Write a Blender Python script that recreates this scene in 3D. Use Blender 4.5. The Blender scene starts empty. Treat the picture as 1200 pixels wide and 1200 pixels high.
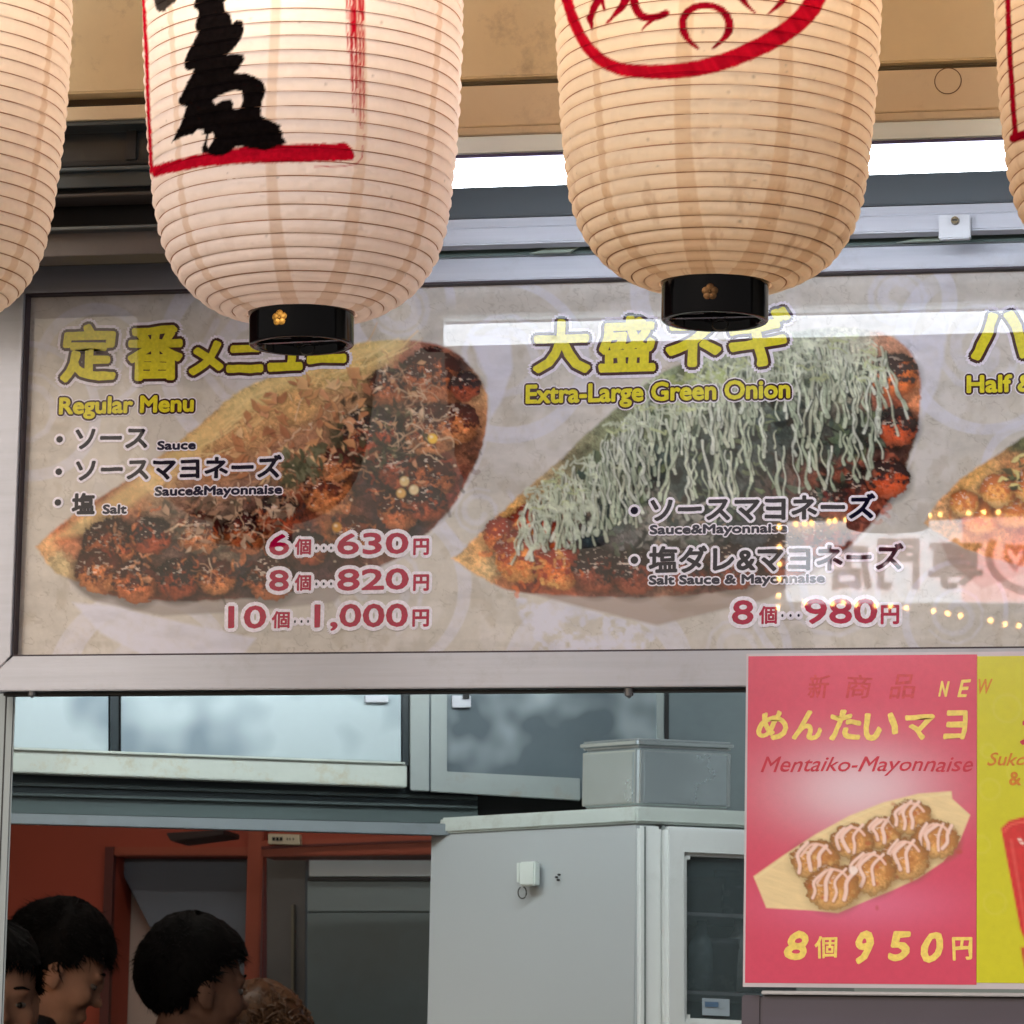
import bpy, bmesh, math, random
import numpy as np
from mathutils import Vector, Matrix

# ------------------------------------------------------------------ camera, world, sun, exposure
scn = bpy.context.scene
COL = scn.collection
F = 5000.0                       # focal length in pixels of the 1200 px photograph
CAM = np.array([0.0, 0.0, 1.25])
PSI, PITCH, ROLL = math.radians(12.5), math.radians(9.0), math.radians(1.1)
fw = np.array([-math.sin(PSI) * math.cos(PITCH), math.cos(PSI) * math.cos(PITCH), math.sin(PITCH)])
rt0 = np.array([math.cos(PSI), math.sin(PSI), 0.0])
up0 = np.cross(rt0, fw)
RT = rt0 * math.cos(ROLL) + up0 * math.sin(ROLL)
UP = up0 * math.cos(ROLL) - rt0 * math.sin(ROLL)
cam_d = bpy.data.cameras.new("camera")
cam = bpy.data.objects.new("camera", cam_d)
COL.objects.link(cam)
cam_d.sensor_width = 36.0
cam_d.lens = 36.0 * F / 1200.0
cam_d.clip_start = 0.05
cam_d.clip_end = 400.0
cam.matrix_world = Matrix(((RT[0], UP[0], -fw[0], CAM[0]), (RT[1], UP[1], -fw[1], CAM[1]), (RT[2], UP[2], -fw[2], CAM[2]), (0, 0, 0, 1)))
cam_d.dof.use_dof = True
cam_d.dof.focus_distance = 4.75
cam_d.dof.aperture_fstop = 34.0
scn.camera = cam

world = bpy.data.worlds.new("World")
scn.world = world
world.use_nodes = True
wn = world.node_tree
for n in list(wn.nodes):
    wn.nodes.remove(n)
sky = wn.nodes.new("ShaderNodeTexSky")
sky.sky_type = 'NISHITA'
sky.sun_disc = False
SUN_EL, SUN_AZ = math.radians(31), math.radians(205)
sky.sun_elevation = SUN_EL
sky.sun_rotation = SUN_AZ
sky.dust_density = 4.0
sky.ozone_density = 1.0
bg = wn.nodes.new("ShaderNodeBackground")
bg.inputs[1].default_value = 0.085
wo = wn.nodes.new("ShaderNodeOutputWorld")
wn.links.new(sky.outputs[0], bg.inputs[0])
wn.links.new(bg.outputs[0], wo.inputs[0])

sun_d = bpy.data.lights.new("sun", 'SUN')
sun_d.energy = 0.72
sun_d.angle = math.radians(20)
sun_d.color = (1.0, 0.97, 0.94)
sun = bpy.data.objects.new("sun", sun_d)
COL.objects.link(sun)
sdir = Vector((math.sin(SUN_AZ) * math.cos(SUN_EL), math.cos(SUN_AZ) * math.cos(SUN_EL), math.sin(SUN_EL)))
sun.rotation_euler = sdir.to_track_quat('Z', 'Y').to_euler()

scn.view_settings.view_transform = 'Standard'
scn.view_settings.look = 'None'
scn.view_settings.exposure = 0.15
scn.view_settings.gamma = 1.0
scn.view_settings.use_curve_mapping = False
scn.render.engine = 'CYCLES'
scn.cycles.use_denoising = True
scn.cycles.max_bounces = 8
scn.cycles.transmission_bounces = 6
scn.cycles.caustics_reflective = False
scn.cycles.caustics_refractive = False
scn.cycles.sample_clamp_indirect = 4.0

# ------------------------------------------------------------------ maths helpers
def ray(x, y):
    d = fw + (x - 600) / F * RT - (y - 600) / F * UP
    return d / np.linalg.norm(d)
def onY(x, y, Y):
    d = ray(x, y)
    return Vector(CAM + d * (Y / d[1]))
def onZ(x, y, z):
    d = ray(x, y)
    return Vector(CAM + d * ((z - CAM[2]) / d[2]))
def proj_np(P):
    d = np.asarray(P, float) - CAM
    w = d @ fw
    return 600 + F * (d @ RT) / w, 600 - F * (d @ UP) / w
def lin(c):
    c = np.asarray(c, float) / 255.0
    return np.where(c <= 0.04045, c / 12.92, ((c + 0.055) / 1.055) ** 2.4)
def L(*c):
    return tuple(float(v) for v in lin(c))

def vnoise(x, y, seed=0):
    seed = int(seed)
    xi = np.floor(x).astype(np.int64); yi = np.floor(y).astype(np.int64)
    xf = x - xi; yf = y - yi
    u = xf * xf * (3 - 2 * xf); v = yf * yf * (3 - 2 * yf)
    def h(a, b):
        n = (a * 374761393 + b * 668265263 + seed * 982451653) & 0xffffffff
        n = ((n ^ (n >> 13)) * 1274126177) & 0xffffffff
        n = n ^ (n >> 16)
        return (n & 0xffff) / 65535.0
    return (h(xi, yi) * (1 - u) + h(xi + 1, yi) * u) * (1 - v) + (h(xi, yi + 1) * (1 - u) + h(xi + 1, yi + 1) * u) * v
def fbm(x, y, seed=0, oc=4):
    s = 0; a = 0.5; t = 0
    for k in range(oc):
        s = s + a * vnoise(x, y, seed + k * 17); t += a
        x = x * 2.03 + 5.1; y = y * 2.03 + 3.7; a *= 0.5
    return s / t

def cells(x, y, size, seed=0, ang=0.0, asp=1.0):
    """nearest jittered cell centre (in x, y) and a random value per cell"""
    ca, sa = math.cos(ang), math.sin(ang)
    u = (x * ca + y * sa) / (size * asp); v = (-x * sa + y * ca) / size
    iu = np.floor(u).astype(np.int64); iv = np.floor(v).astype(np.int64)
    bd = np.full(x.shape, 1e9); bu = np.zeros(x.shape); bv = np.zeros(x.shape); br = np.zeros(x.shape)
    def h(a, b, k):
        n = (a * 374761393 + b * 668265263 + (seed + k) * 982451653) & 0xffffffff
        n = ((n ^ (n >> 13)) * 1274126177) & 0xffffffff
        return ((n ^ (n >> 16)) & 0xffff) / 65535.0
    for du in (-1, 0, 1):
        for dv in (-1, 0, 1):
            a, b = iu + du, iv + dv; cu = a + h(a, b, 1); cv = b + h(a, b, 2)
            d = (cu - u) ** 2 + (cv - v) ** 2; m = d < bd
            bd = np.where(m, d, bd); bu = np.where(m, cu, bu); bv = np.where(m, cv, bv); br = np.where(m, h(a, b, 3), br)
    U = bu * size * asp; V = bv * size
    return U * ca - V * sa, U * sa + V * ca, br, np.sqrt(bd)
# polygon coverage with a soft edge, stroke coverage; px / py are arrays of sample positions
def poly_mask(px, py, pts, soft=1.0):
    pts = np.asarray(pts, float)
    m = np.zeros(px.shape)
    x0, y0 = pts.min(0) - soft - 1; x1, y1 = pts.max(0) + soft + 1
    sel = np.where((px > x0) & (px < x1) & (py > y0) & (py < y1))
    if len(sel[0]) == 0:
        return m
    x = px[sel]; y = py[sel]
    inside = np.zeros(x.shape, bool); dist = np.full(x.shape, 1e9)
    n = len(pts)
    for i in range(n):
        ax, ay = pts[i]; bx, by = pts[(i + 1) % n]
        c = (ay > y) != (by > y)
        with np.errstate(divide='ignore', invalid='ignore'):
            xx = (bx - ax) * (y - ay) / (by - ay if by != ay else 1e-9) + ax
        inside ^= c & (x < xx)
        dx, dy = bx - ax, by - ay
        t = np.clip(((x - ax) * dx + (y - ay) * dy) / (dx * dx + dy * dy + 1e-9), 0, 1)
        dist = np.minimum(dist, np.hypot(x - ax - t * dx, y - ay - t * dy))
    sd = np.where(inside, dist, -dist)
    m[sel] = np.clip(sd / soft * 0.5 + 0.5, 0, 1)
    return m
def stroke_mask(px, py, pts, wid, soft=0.8):
    pts = np.asarray(pts, float)
    wid = np.broadcast_to(np.asarray(wid, float), (len(pts),))
    m = np.zeros(px.shape)
    r = wid.max() / 2 + soft + 1
    x0, y0 = pts.min(0) - r; x1, y1 = pts.max(0) + r
    sel = np.where((px > x0) & (px < x1) & (py > y0) & (py < y1))
    if len(sel[0]) == 0:
        return m
    x = px[sel]; y = py[sel]
    best = np.full(x.shape, -1e9)
    for i in range(len(pts) - 1):
        ax, ay = pts[i]; bx, by = pts[i + 1]
        dx, dy = bx - ax, by - ay
        t = np.clip(((x - ax) * dx + (y - ay) * dy) / (dx * dx + dy * dy + 1e-9), 0, 1)
        d = np.hypot(x - ax - t * dx, y - ay - t * dy)
        best = np.maximum(best, (wid[i] * (1 - t) + wid[i + 1] * t) / 2 - d)
    m[sel] = np.clip(best / soft * 0.5 + 0.5, 0, 1)
    return m
def over(C, m, col, a=1.0):
    m = (m * a)[..., None]
    return C * (1 - m) + np.asarray(col) * m
def idw(px, py, ctrl, p=3.0, s=4.0):
    c = np.array([q[0] for q in ctrl], float); k = lin(np.array([q[1] for q in ctrl]))
    W = np.zeros(px.shape); C = np.zeros(px.shape + (3,))
    for (cx, cy), kk in zip(c, k):
        w = 1.0 / ((px - cx) ** 2 + (py - cy) ** 2 + s * s) ** (p / 2)
        W += w; C += w[..., None] * kk
    return C / W[..., None]
def smooth_pts(pts, n=6):
    P = [Vector(p) for p in pts]
    out = []
    for i in range(len(P) - 1):
        a, b, c, d = P[max(i - 1, 0)], P[i], P[i + 1], P[min(i + 2, len(P) - 1)]
        for k in range(n):
            t = k / n
            out.append(0.5 * ((2 * b) + (c - a) * t + (2 * a - 5 * b + 4 * c - d) * t * t + (3 * b - 3 * c + d - a) * t ** 3))
    out.append(P[-1])
    return [tuple(p) for p in out]

# ------------------------------------------------------------------ materials
MATS = {}
def mat(name, col, rough=0.5, metal=0.0, var=0.12, vscale=6.0, bump=0.0, bscale=60.0, spec=0.5, streak=None, coat=0.0, dirt=0.0, dirtcol=(90, 80, 65), rvar=0.12, dlo=.56, dhi=.72, ddet=8):
    if name in MATS:
        return MATS[name]
    m = bpy.data.materials.new(name); m.use_nodes = True
    nt = m.node_tree; N = nt.nodes; K = nt.links
    b = N["Principled BSDF"]
    b.inputs["Roughness"].default_value = rough
    b.inputs["Metallic"].default_value = metal
    b.inputs["Specular IOR Level"].default_value = spec
    b.inputs["Coat Weight"].default_value = coat
    tc = N.new("ShaderNodeTexCoord")
    mp = N.new("ShaderNodeMapping"); K.new(tc.outputs["Object"], mp.inputs[0])
    if streak:
        mp.inputs["Scale"].default_value = streak
    nz = N.new("ShaderNodeTexNoise"); nz.inputs["Scale"].default_value = vscale; nz.inputs["Detail"].default_value = 6
    nz.inputs["Roughness"].default_value = 0.65
    K.new(mp.outputs[0], nz.inputs["Vector"])
    rp = N.new("ShaderNodeValToRGB")
    c = np.array(L(*col))
    rp.color_ramp.elements[0].position = 0.3; rp.color_ramp.elements[1].position = 0.72
    rp.color_ramp.elements[0].color = (*np.clip(c * (1 - var), 0, 1), 1)
    rp.color_ramp.elements[1].color = (*np.clip(c * (1 + var), 0, 1), 1)
    K.new(nz.outputs[0], rp.inputs[0])
    last = rp.outputs[0]
    if dirt > 0:  # noise patches: dirt, and painted reflections on the cloudy doors
        n2 = N.new("ShaderNodeTexNoise"); n2.inputs["Scale"].default_value = vscale * 1.9; n2.inputs["Detail"].default_value = ddet
        n2.inputs["Roughness"].default_value = 0.75
        K.new(tc.outputs["Object"], n2.inputs["Vector"])
        r2 = N.new("ShaderNodeValToRGB"); r2.color_ramp.elements[0].position = dlo; r2.color_ramp.elements[1].position = dhi
        r2.color_ramp.elements[0].color = (0, 0, 0, 1); r2.color_ramp.elements[1].color = (dirt, dirt, dirt, 1)
        K.new(n2.outputs[0], r2.inputs[0])
        mx = N.new("ShaderNodeMix"); mx.data_type = 'RGBA'
        K.new(r2.outputs[0], mx.inputs[0]); K.new(last, mx.inputs[6]); mx.inputs[7].default_value = (*L(*dirtcol), 1)
        last = mx.outputs[2]
    K.new(last, b.inputs["Base Color"])
    mr = N.new("ShaderNodeMapRange"); mr.inputs[3].default_value = max(0.02, rough - rvar); mr.inputs[4].default_value = min(1, rough + rvar)
    K.new(nz.outputs[0], mr.inputs[0]); K.new(mr.outputs[0], b.inputs["Roughness"])
    if bump > 0:
        n3 = N.new("ShaderNodeTexNoise"); n3.inputs["Scale"].default_value = bscale; n3.inputs["Detail"].default_value = 4
        K.new(mp.outputs[0], n3.inputs["Vector"])
        bp = N.new("ShaderNodeBump"); bp.inputs["Strength"].default_value = bump; bp.inputs["Distance"].default_value = 0.002
        K.new(n3.outputs[0], bp.inputs["Height"]); K.new(bp.outputs[0], b.inputs["Normal"])
    MATS[name] = m
    return m
def emis(name, col, strength):
    if name in MATS:
        return MATS[name]
    m = bpy.data.materials.new(name); m.use_nodes = True
    b = m.node_tree.nodes["Principled BSDF"]
    b.inputs["Base Color"].default_value = (*col, 1)
    b.inputs["Emission Color"].default_value = (*col, 1)
    b.inputs["Emission Strength"].default_value = strength
    MATS[name] = m
    return m
def print_mat(name, rough=0.04, spec=0.5, grain=0.06, gscale=900.0, wob=0.0):
    """flat print seen under clear acrylic / laminate: vertex colour times a fine grain"""
    m = bpy.data.materials.new(name); m.use_nodes = True
    nt = m.node_tree; N = nt.nodes; K = nt.links; b = N["Principled BSDF"]
    at = N.new("ShaderNodeAttribute"); at.attribute_name = "print"
    tc = N.new("ShaderNodeTexCoord")
    nz = N.new("ShaderNodeTexNoise"); nz.inputs["Scale"].default_value = gscale; nz.inputs["Detail"].default_value = 2
    K.new(tc.outputs["Object"], nz.inputs["Vector"])
    mr = N.new("ShaderNodeMapRange"); mr.inputs[3].default_value = 1 - grain; mr.inputs[4].default_value = 1 + grain
    K.new(nz.outputs[0], mr.inputs[0])
    mx = N.new("ShaderNodeVectorMath"); mx.operation = 'SCALE'
    K.new(at.outputs["Color"], mx.inputs[0]); K.new(mr.outputs[0], mx.inputs["Scale"])
    K.new(mx.outputs[0], b.inputs["Base Color"])
    b.inputs["Roughness"].default_value = rough
    b.inputs["Specular IOR Level"].default_value = spec
    if wob > 0:
        n2 = N.new("ShaderNodeTexNoise"); n2.inputs["Scale"].default_value = 9.0; n2.inputs["Detail"].default_value = 1
        K.new(tc.outputs["Object"], n2.inputs["Vector"])
        bp = N.new("ShaderNodeBump"); bp.inputs["Strength"].default_value = wob; bp.inputs["Distance"].default_value = 0.002
        K.new(n2.outputs[0], bp.inputs["Height"]); K.new(bp.outputs[0], b.inputs["Normal"])
    return m
def flat_mat(name, col, rough=0.012, spec=0.34):
    if name in MATS:
        return MATS[name]
    m = bpy.data.materials.new(name); m.use_nodes = True
    nt = m.node_tree; N = nt.nodes; K = nt.links; b = N["Principled BSDF"]
    tc = N.new("ShaderNodeTexCoord")
    nz = N.new("ShaderNodeTexNoise"); nz.inputs["Scale"].default_value = 260; nz.inputs["Detail"].default_value = 3
    K.new(tc.outputs["Object"], nz.inputs["Vector"])
    rp = N.new("ShaderNodeValToRGB"); c = np.array(L(*col))
    rp.color_ramp.elements[0].position = .3; rp.color_ramp.elements[1].position = .7
    rp.color_ramp.elements[0].color = (*np.clip(c * .86, 0, 1), 1); rp.color_ramp.elements[1].color = (*np.clip(c * 1.1, 0, 1), 1)
    K.new(nz.outputs[0], rp.inputs[0]); K.new(rp.outputs[0], b.inputs["Base Color"])
    b.inputs["Roughness"].default_value = rough; b.inputs["Specular IOR Level"].default_value = spec
    MATS[name] = m
    return m

# ------------------------------------------------------------------ object helpers
def thing(name, label, cat, loc=(0, 0, 0), group=None):
    o = bpy.data.objects.new(name, None); COL.objects.link(o); o.location = loc
    o.empty_display_size = 0.05
    o["label"] = label; o["category"] = cat
    if group: o["group"] = group
    return o
def tag(o, label, cat, group=None):
    o["label"] = label; o["category"] = cat
    if group: o["group"] = group
    return o
def link(name, me, mats=None, parent=None, kind=None):
    o = bpy.data.objects.new(name, me); COL.objects.link(o)
    if mats is not None:
        for m in (mats if isinstance(mats, (list, tuple)) else [mats]):
            me.materials.append(m)
    if parent is not None:
        o.parent = parent
        if parent.type == 'EMPTY' or True:
            o.matrix_parent_inverse = Matrix.Translation(-Vector(WLOC(parent)))
    if kind: o["kind"] = kind
    return o
def WLOC(o):
    v = Vector(o.location)
    p = o.parent
    if p is not None:
        v = v + (o.matrix_parent_inverse.to_translation() + WLOC(p))
    return v
def smooth(o):
    me = o.data
    me.polygons.foreach_set("use_smooth", [True] * len(me.polygons)); me.update()
    return o
class B:
    def __init__(s):
        s.v = []; s.f = []; s.m = []
    def add(s, v, f, mi=0):
        n = len(s.v); s.v += [tuple(p) for p in v]; s.f += [tuple(i + n for i in q) for q in f]; s.m += [mi] * len(f)
    def box(s, x0, x1, y0, y1, z0, z1, mi=0):
        v = [(x0, y0, z0), (x1, y0, z0), (x1, y1, z0), (x0, y1, z0), (x0, y0, z1), (x1, y0, z1), (x1, y1, z1), (x0, y1, z1)]
        s.add(v, [(0, 3, 2, 1), (4, 5, 6, 7), (0, 1, 5, 4), (1, 2, 6, 5), (2, 3, 7, 6), (3, 0, 4, 7)], mi)
    def slab(s, q, d, mi=0):
        """quad q (4 points, seen face) thickened by vector d"""
        q = [Vector(p) for p in q]; d = Vector(d)
        v = q + [p + d for p in q]
        s.add(v, [(0, 1, 2, 3), (7, 6, 5, 4), (0, 4, 5, 1), (1, 5, 6, 2), (2, 6, 7, 3), (3, 7, 4, 0)], mi)
    def poly(s, pts, d, mi=0):
        pts = [Vector(p) for p in pts]; d = Vector(d); n = len(pts)
        v = pts + [p + d for p in pts]
        s.add(v, [tuple(range(n)), tuple(range(2 * n - 1, n - 1, -1))] + [(i, i + n, (i + 1) % n + n, (i + 1) % n) for i in range(n)], mi)
    def tube(s, pts, r, n=10, mi=0, cap=True):
        pts = [Vector(p) for p in pts]; rs = r if isinstance(r, (list, tuple)) else [r] * len(pts)
        rings = []; base = len(s.v); V = []; Fc = []
        for i, p in enumerate(pts):
            t = (pts[min(i + 1, len(pts) - 1)] - pts[max(i - 1, 0)]).normalized()
            a = Vector((0, 0, 1)) if abs(t.z) < .9 else Vector((1, 0, 0))
            u = t.cross(a).normalized(); w = t.cross(u)
            for k in range(n):
                an = 2 * math.pi * k / n
                V.append(p + (u * math.cos(an) + w * math.sin(an)) * rs[i])
        for i in range(len(pts) - 1):
            for k in range(n):
                Fc.append((i * n + k, i * n + (k + 1) % n, (i + 1) * n + (k + 1) % n, (i + 1) * n + k))
        if cap:
            Fc.append(tuple(range(n))[::-1]); Fc.append(tuple((len(pts) - 1) * n + k for k in range(n)))
        s.add(V, Fc, mi)
    def lathe(s, prof, c, n=48, mi=0, caps=False):
        c = Vector(c); V = []; Fc = []
        for r, z in prof:
            for k in range(n):
                a = 2 * math.pi * k / n
                V.append(c + Vector((r * math.cos(a), r * math.sin(a), z)))
        for i in range(len(prof) - 1):
            for k in range(n):
                Fc.append((i * n + k, i * n + (k + 1) % n, (i + 1) * n + (k + 1) % n, (i + 1) * n + k))
        s.add(V, Fc, mi)
    def build(s, name, mats, parent=None, kind=None, bevel=0.0, sm=False, segs=2):
        me = bpy.data.meshes.new(name); me.from_pydata(s.v, [], s.f); me.update()
        me.polygons.foreach_set("material_index", s.m)
        bm = bmesh.new(); bm.from_mesh(me)
        bmesh.ops.recalc_face_normals(bm, faces=bm.faces)
        if bevel > 0:
            es = [e for e in bm.edges if len(e.link_faces) == 2 and e.calc_face_angle(0) > 0.5]
            bmesh.ops.bevel(bm, geom=es, offset=bevel, segments=segs, affect='EDGES', clamp_overlap=True)
        bm.to_mesh(me); bm.free()
        o = link(name, me, mats, parent, kind)
        if sm: smooth(o)
        return o
def grid_mesh(name, P, C, m, parent, attr="print"):
    """P (rows, cols, 3) points, C (rows, cols, 3) linear colours"""
    r, c = P.shape[:2]
    me = bpy.data.meshes.new(name)
    me.vertices.add(r * c); me.vertices.foreach_set("co", P.reshape(-1).astype(np.float32))
    idx = np.arange(r * c).reshape(r, c)
    q = np.stack([idx[:-1, :-1], idx[:-1, 1:], idx[1:, 1:], idx[1:, :-1]], -1).reshape(-1, 4)
    me.loops.add(q.size); me.loops.foreach_set("vertex_index", q.reshape(-1).astype(np.int32))
    me.polygons.add(len(q)); me.polygons.foreach_set("loop_start", np.arange(0, q.size, 4, dtype=np.int32))
    me.update(calc_edges=True)
    a = me.color_attributes.new(attr, 'FLOAT_COLOR', 'POINT')
    a.data.foreach_set("color", np.concatenate([np.clip(C, 0, 1), np.ones(C.shape[:2] + (1,))], -1).reshape(-1).astype(np.float32))
    return link(name, me, m, parent)

# ------------------------------------------------------------------ lettering
_tx = {}
def glyphs(s, shear=0.0):
    k = (s, shear)
    if k not in _tx:
        c = bpy.data.curves.new("t", "FONT"); c.body = s; c.size = 1; c.resolution_u = 3; c.shear = shear
        o = bpy.data.objects.new("t", c); COL.objects.link(o)
        bpy.context.view_layer.update()
        me = bpy.data.meshes.new_from_object(o.evaluated_get(bpy.context.evaluated_depsgraph_get()))
        V = np.array([v.co[:] for v in me.vertices]); Fc = [tuple(p.vertices) for p in me.polygons]
        bpy.data.objects.remove(o); bpy.data.curves.remove(c); bpy.data.meshes.remove(me)
        _tx[k] = (V, Fc)
    return _tx[k]
def lettering(s, Y, x0, x1, yt, yb, layers, parent, off=0.0006, shear=0.0, name="lettering", Xdir=1.0, rng=None):
    """text whose ink fills photo box x0..x1, yt..yb on the vertical plane y=Y; layers = [(material, grow in metres)] from back to front"""
    V, Fc = glyphs(s, shear)
    a = onY(x0, yb, Y); sx = (onY(x1, yb, Y).x - a.x); sz = onY(x0, yt, Y).z - a.z
    mn = V[:, :2].min(0); mx = V[:, :2].max(0)
    q = (V[:, :2] - mn) / (mx - mn)
    X = a.x + q[:, 0] * sx; Z = a.z + q[:, 1] * sz
    if rng is not None:
        Z = Z + (vnoise(X * 90, Z * 90, 5) - .5) * rng; X = X + (vnoise(X * 90, Z * 90, 9) - .5) * rng
    bld = B(); d = off
    for li, (mm, g) in enumerate(layers):
        offs = [(0, 0)]
        if g > 0:
            n = 8 if g < 0.0022 else 14
            offs += [(g * math.cos(2 * math.pi * k / n), g * math.sin(2 * math.pi * k / n)) for k in range(n)]
            if g > 0.003:
                offs += [(g * .55 * math.cos(2 * math.pi * k / 8), g * .55 * math.sin(2 * math.pi * k / 8)) for k in range(8)]
        for ox, oz in offs:
            d += 0.000012
            bld.add([(x + ox, Y - d, z + oz) for x, z in zip(X, Z)], Fc, li)
        d += 0.00006
    me = bpy.data.meshes.new(name); me.from_pydata(bld.v, [], bld.f); me.update()
    me.polygons.foreach_set("material_index", bld.m)
    return link(name, me, [l[0] for l in layers], parent)

# ------------------------------------------------------------------ shared materials
M_alu = mat("aluminium", (178, 180, 186), .38, .55, .05, 3, .12, 220, streak=(1, 1, 14), dirt=.25, dirtcol=(120, 112, 100))
M_alu_w = mat("pale_aluminium", (170, 172, 182), .36, .4, .09, 3, .14, 200, streak=(.6, 1, 22), dirt=.34, dirtcol=(130, 125, 118))
M_dark = mat("dark_anodised", (38, 40, 44), .45, .3, .15, 4, streak=(.5, 1, 10))
M_black = mat("black_gap", (14, 13, 14), .6)
M_beige = mat("beige_board", (244, 226, 186), .62, 0, .1, 3, .3, 120, dirt=.55, dirtcol=(125, 95, 60))
M_beige2 = mat("beige_board_lower", (240, 222, 190), .6, 0, .08, 2.5, .2, 120, dirt=.4, dirtcol=(135, 105, 72))
M_steel = mat("stainless", (185, 196, 200), .3, .6, .08, 2.0, .15, 30, dirt=.5, dirtcol=(150, 158, 160))
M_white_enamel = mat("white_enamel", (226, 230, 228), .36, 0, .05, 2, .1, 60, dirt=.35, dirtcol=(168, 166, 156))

# ------------------------------------------------------------------ large structure: ground, room, eave
XL, XR = -5.0, 3.0
b = B(); b.box(-60, 60, -60, 4.9, -.05, 0); b.build("pavement", mat("pavement", (120, 116, 110), .85, 0, .15, 1.2, .4, 80), kind="structure")
b = B(); b.box(XL, XR, 4.904, 10.2, -.05, .002); b.build("shop_floor", mat("shop_floor", (92, 86, 82), .6, 0, .12, 2), kind="structure")
b = B(); b.box(XL, XR, 5.12, 10.2, 2.95, 3.05); b.build("shop_ceiling", mat("shop_ceiling", (120, 120, 122), .8), kind="structure")
b = B(); b.box(XL - .1, XL, 4.9, 10.2, 0, 3.05); b.build("shop_side_wall", mat("side_wall", (110, 52, 42), .7), kind="structure")
b = B(); b.box(XR, XR + .1, 4.9, 10.2, 0, 3.05); b.build("shop_side_wall", mat("side_wall2", (130, 130, 130), .7), kind="structure")
b = B(); b.box(XL, XR, 3.95, 5.6, 3.42, 3.5); b.build("eave_soffit", M_beige, kind="structure")
b = B(); b.box(XL, XR, 3.85, 3.95, 3.36, 3.62); b.build("eave_fascia", M_beige2, kind="structure")

def zb(xref, y, Y): return onY(xref, y, Y).z
def hbar(bd, xref, y1, y2, x0, x1, Y, D, mi=0):
    """board parallel to the sign: front face at Y from photo row y1 to y2 (read at column xref), D deep"""
    bd.box(x0, x1, Y, Y + D, zb(xref, y2, Y), zb(xref, y1, Y), mi)

# upper shopfront, right run (beside the tube) and left run (dark glass)
XS = onY(290, 150, 4.7).x          # where the two runs meet, behind the second lantern
def board(name, label, cat, mats, xref, y1, y2, x0, x1, Y, D, bev=.0015):
    bb = B(); hbar(bb, xref, y1, y2, x0, x1, Y, D); o = bb.build(name, mats, bevel=bev)
    tag(o, label, cat); return o
b = B(); b.box(XL, XR, 4.70, 4.74, zb(600, 90, 4.70), 3.42)
soff = tag(b.build("fascia_board", M_beige, bevel=.002), "long stained tan fascia board running behind the lantern tops", "board")
board("dark_strip", "narrow dark strip under the tan fascia board", "trim", mat("olive_strip", (112, 102, 80), .6), 600, 90.4, 98.5, XS, XR, 4.715, .04)  # narrow strip in one olive tone
fb = thing("lower_board", "tan lower board with a filled round hole above the fluorescent tube", "board", (XS, 4.70, zb(600, 147, 4.70)))
bb = B(); hbar(bb, 600, 99, 147, XS, XR, 4.700, .04); bb.build("panel", M_beige2, fb, bevel=.001)
bb = B(); hbar(bb, 600, 147.8, 157, XS, XR, 4.690, .05); bb.build("lip", M_beige2, fb, bevel=.001)
c = onY(1111, 95, 4.7); bb = B()
for k in range(40):
    a0, a1 = 2 * math.pi * k / 40, 2 * math.pi * (k + 1) / 40
    R0, R1 = .0145, .0156
    bb.add([(c.x + r_ * math.cos(a_), 4.6992, c.z + r_ * math.sin(a_)) for r_, a_ in ((R0, a0), (R1, a0), (R1, a1), (R0, a1))], [(0, 1, 2, 3)])
bb.build("hole_plug", mat("plug_line", (120, 88, 58), .7), fb)

# fluorescent batten light in front of the sign
YT = 4.555
tl = thing("fluorescent_light", "white fluorescent batten glowing between the hanging lanterns above the menu sign", "light", (XS, YT, zb(600, 203, YT)))
x_l, x_r = onY(283, 210, YT).x, onY(1760, 160, YT).x
zt = zb(600, 203, YT)
M_tube = emis("tube_glow", (.86, .92, 1.0), 19.0)
bb = B(); bb.tube([(x_l + .03, YT, zt), (x_r - .03, YT, zt)], .0145, 20); smooth(bb.build("tube", M_tube, tl))
bb = B(); hbar(bb, 600, 158, 181, x_l, x_r, YT - .012, .06); bb.build("housing", mat("fixture_white", (205, 214, 212), .4, 0, .03), tl, bevel=.003)
bb = B(); hbar(bb, 600, 179.5, 183.5, x_l, x_r, YT - .0125, .012); bb.build("purple_line", mat("violet_line", (40, 26, 66), .5), tl)  # dark violet line along the lower edge of the housing
for xx in (x_l + .012, x_r - .012):
    bb = B(); bb.box(xx - .012, xx + .018, YT - .014, YT + .02, zt - .02, zt + .022); bb.build("lamp_holder", mat("fixture_white", (205, 214, 212)), tl, bevel=.003)
bb = B(); hbar(bb, 600, 160, 178, x_l, x_r, 4.6, .1); bb.build("mount_rail", M_alu, tl)

# rails under the tube (recessed)
board("grey_recess_panel", "dull grey recessed panel just under the fluorescent tube", "panel", mat("recess_grey", (74, 80, 86), .5, .2, .06, 3), 600, 150, 254, XS, XR, 4.93, .03)
rail = thing("aluminium_rail", "aluminium rail with a screwed bracket above the menu sign frame", "rail", (XS, 4.92, zb(600, 285, 4.92)))
bb = B(); hbar(bb, 600, 255, 285.5, XS, XR, 4.92, .03); bb.build("channel", M_alu_w, rail, bevel=.002)
bb = B(); hbar(bb, 600, 263, 266, XS, XR, 4.917, .004); bb.build("ridge", M_alu_w, rail, bevel=.001)
p0, p1 = onY(1100, 252, 4.905), onY(1137, 279, 4.905)
bb = B(); bb.box(p0.x, p1.x, 4.905, 4.918, p1.z, p0.z); bb.build("bracket", M_alu, rail, bevel=.0015)
c = onY(1119, 258, 4.9); bb = B()
bb.tube([(c.x, 4.905, c.z), (c.x, 4.899, c.z)], [.0052, .0046], 20); bb.build("screw", mat("screw_metal", (120, 110, 90), .3, .9), rail, bevel=.0004)
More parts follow.
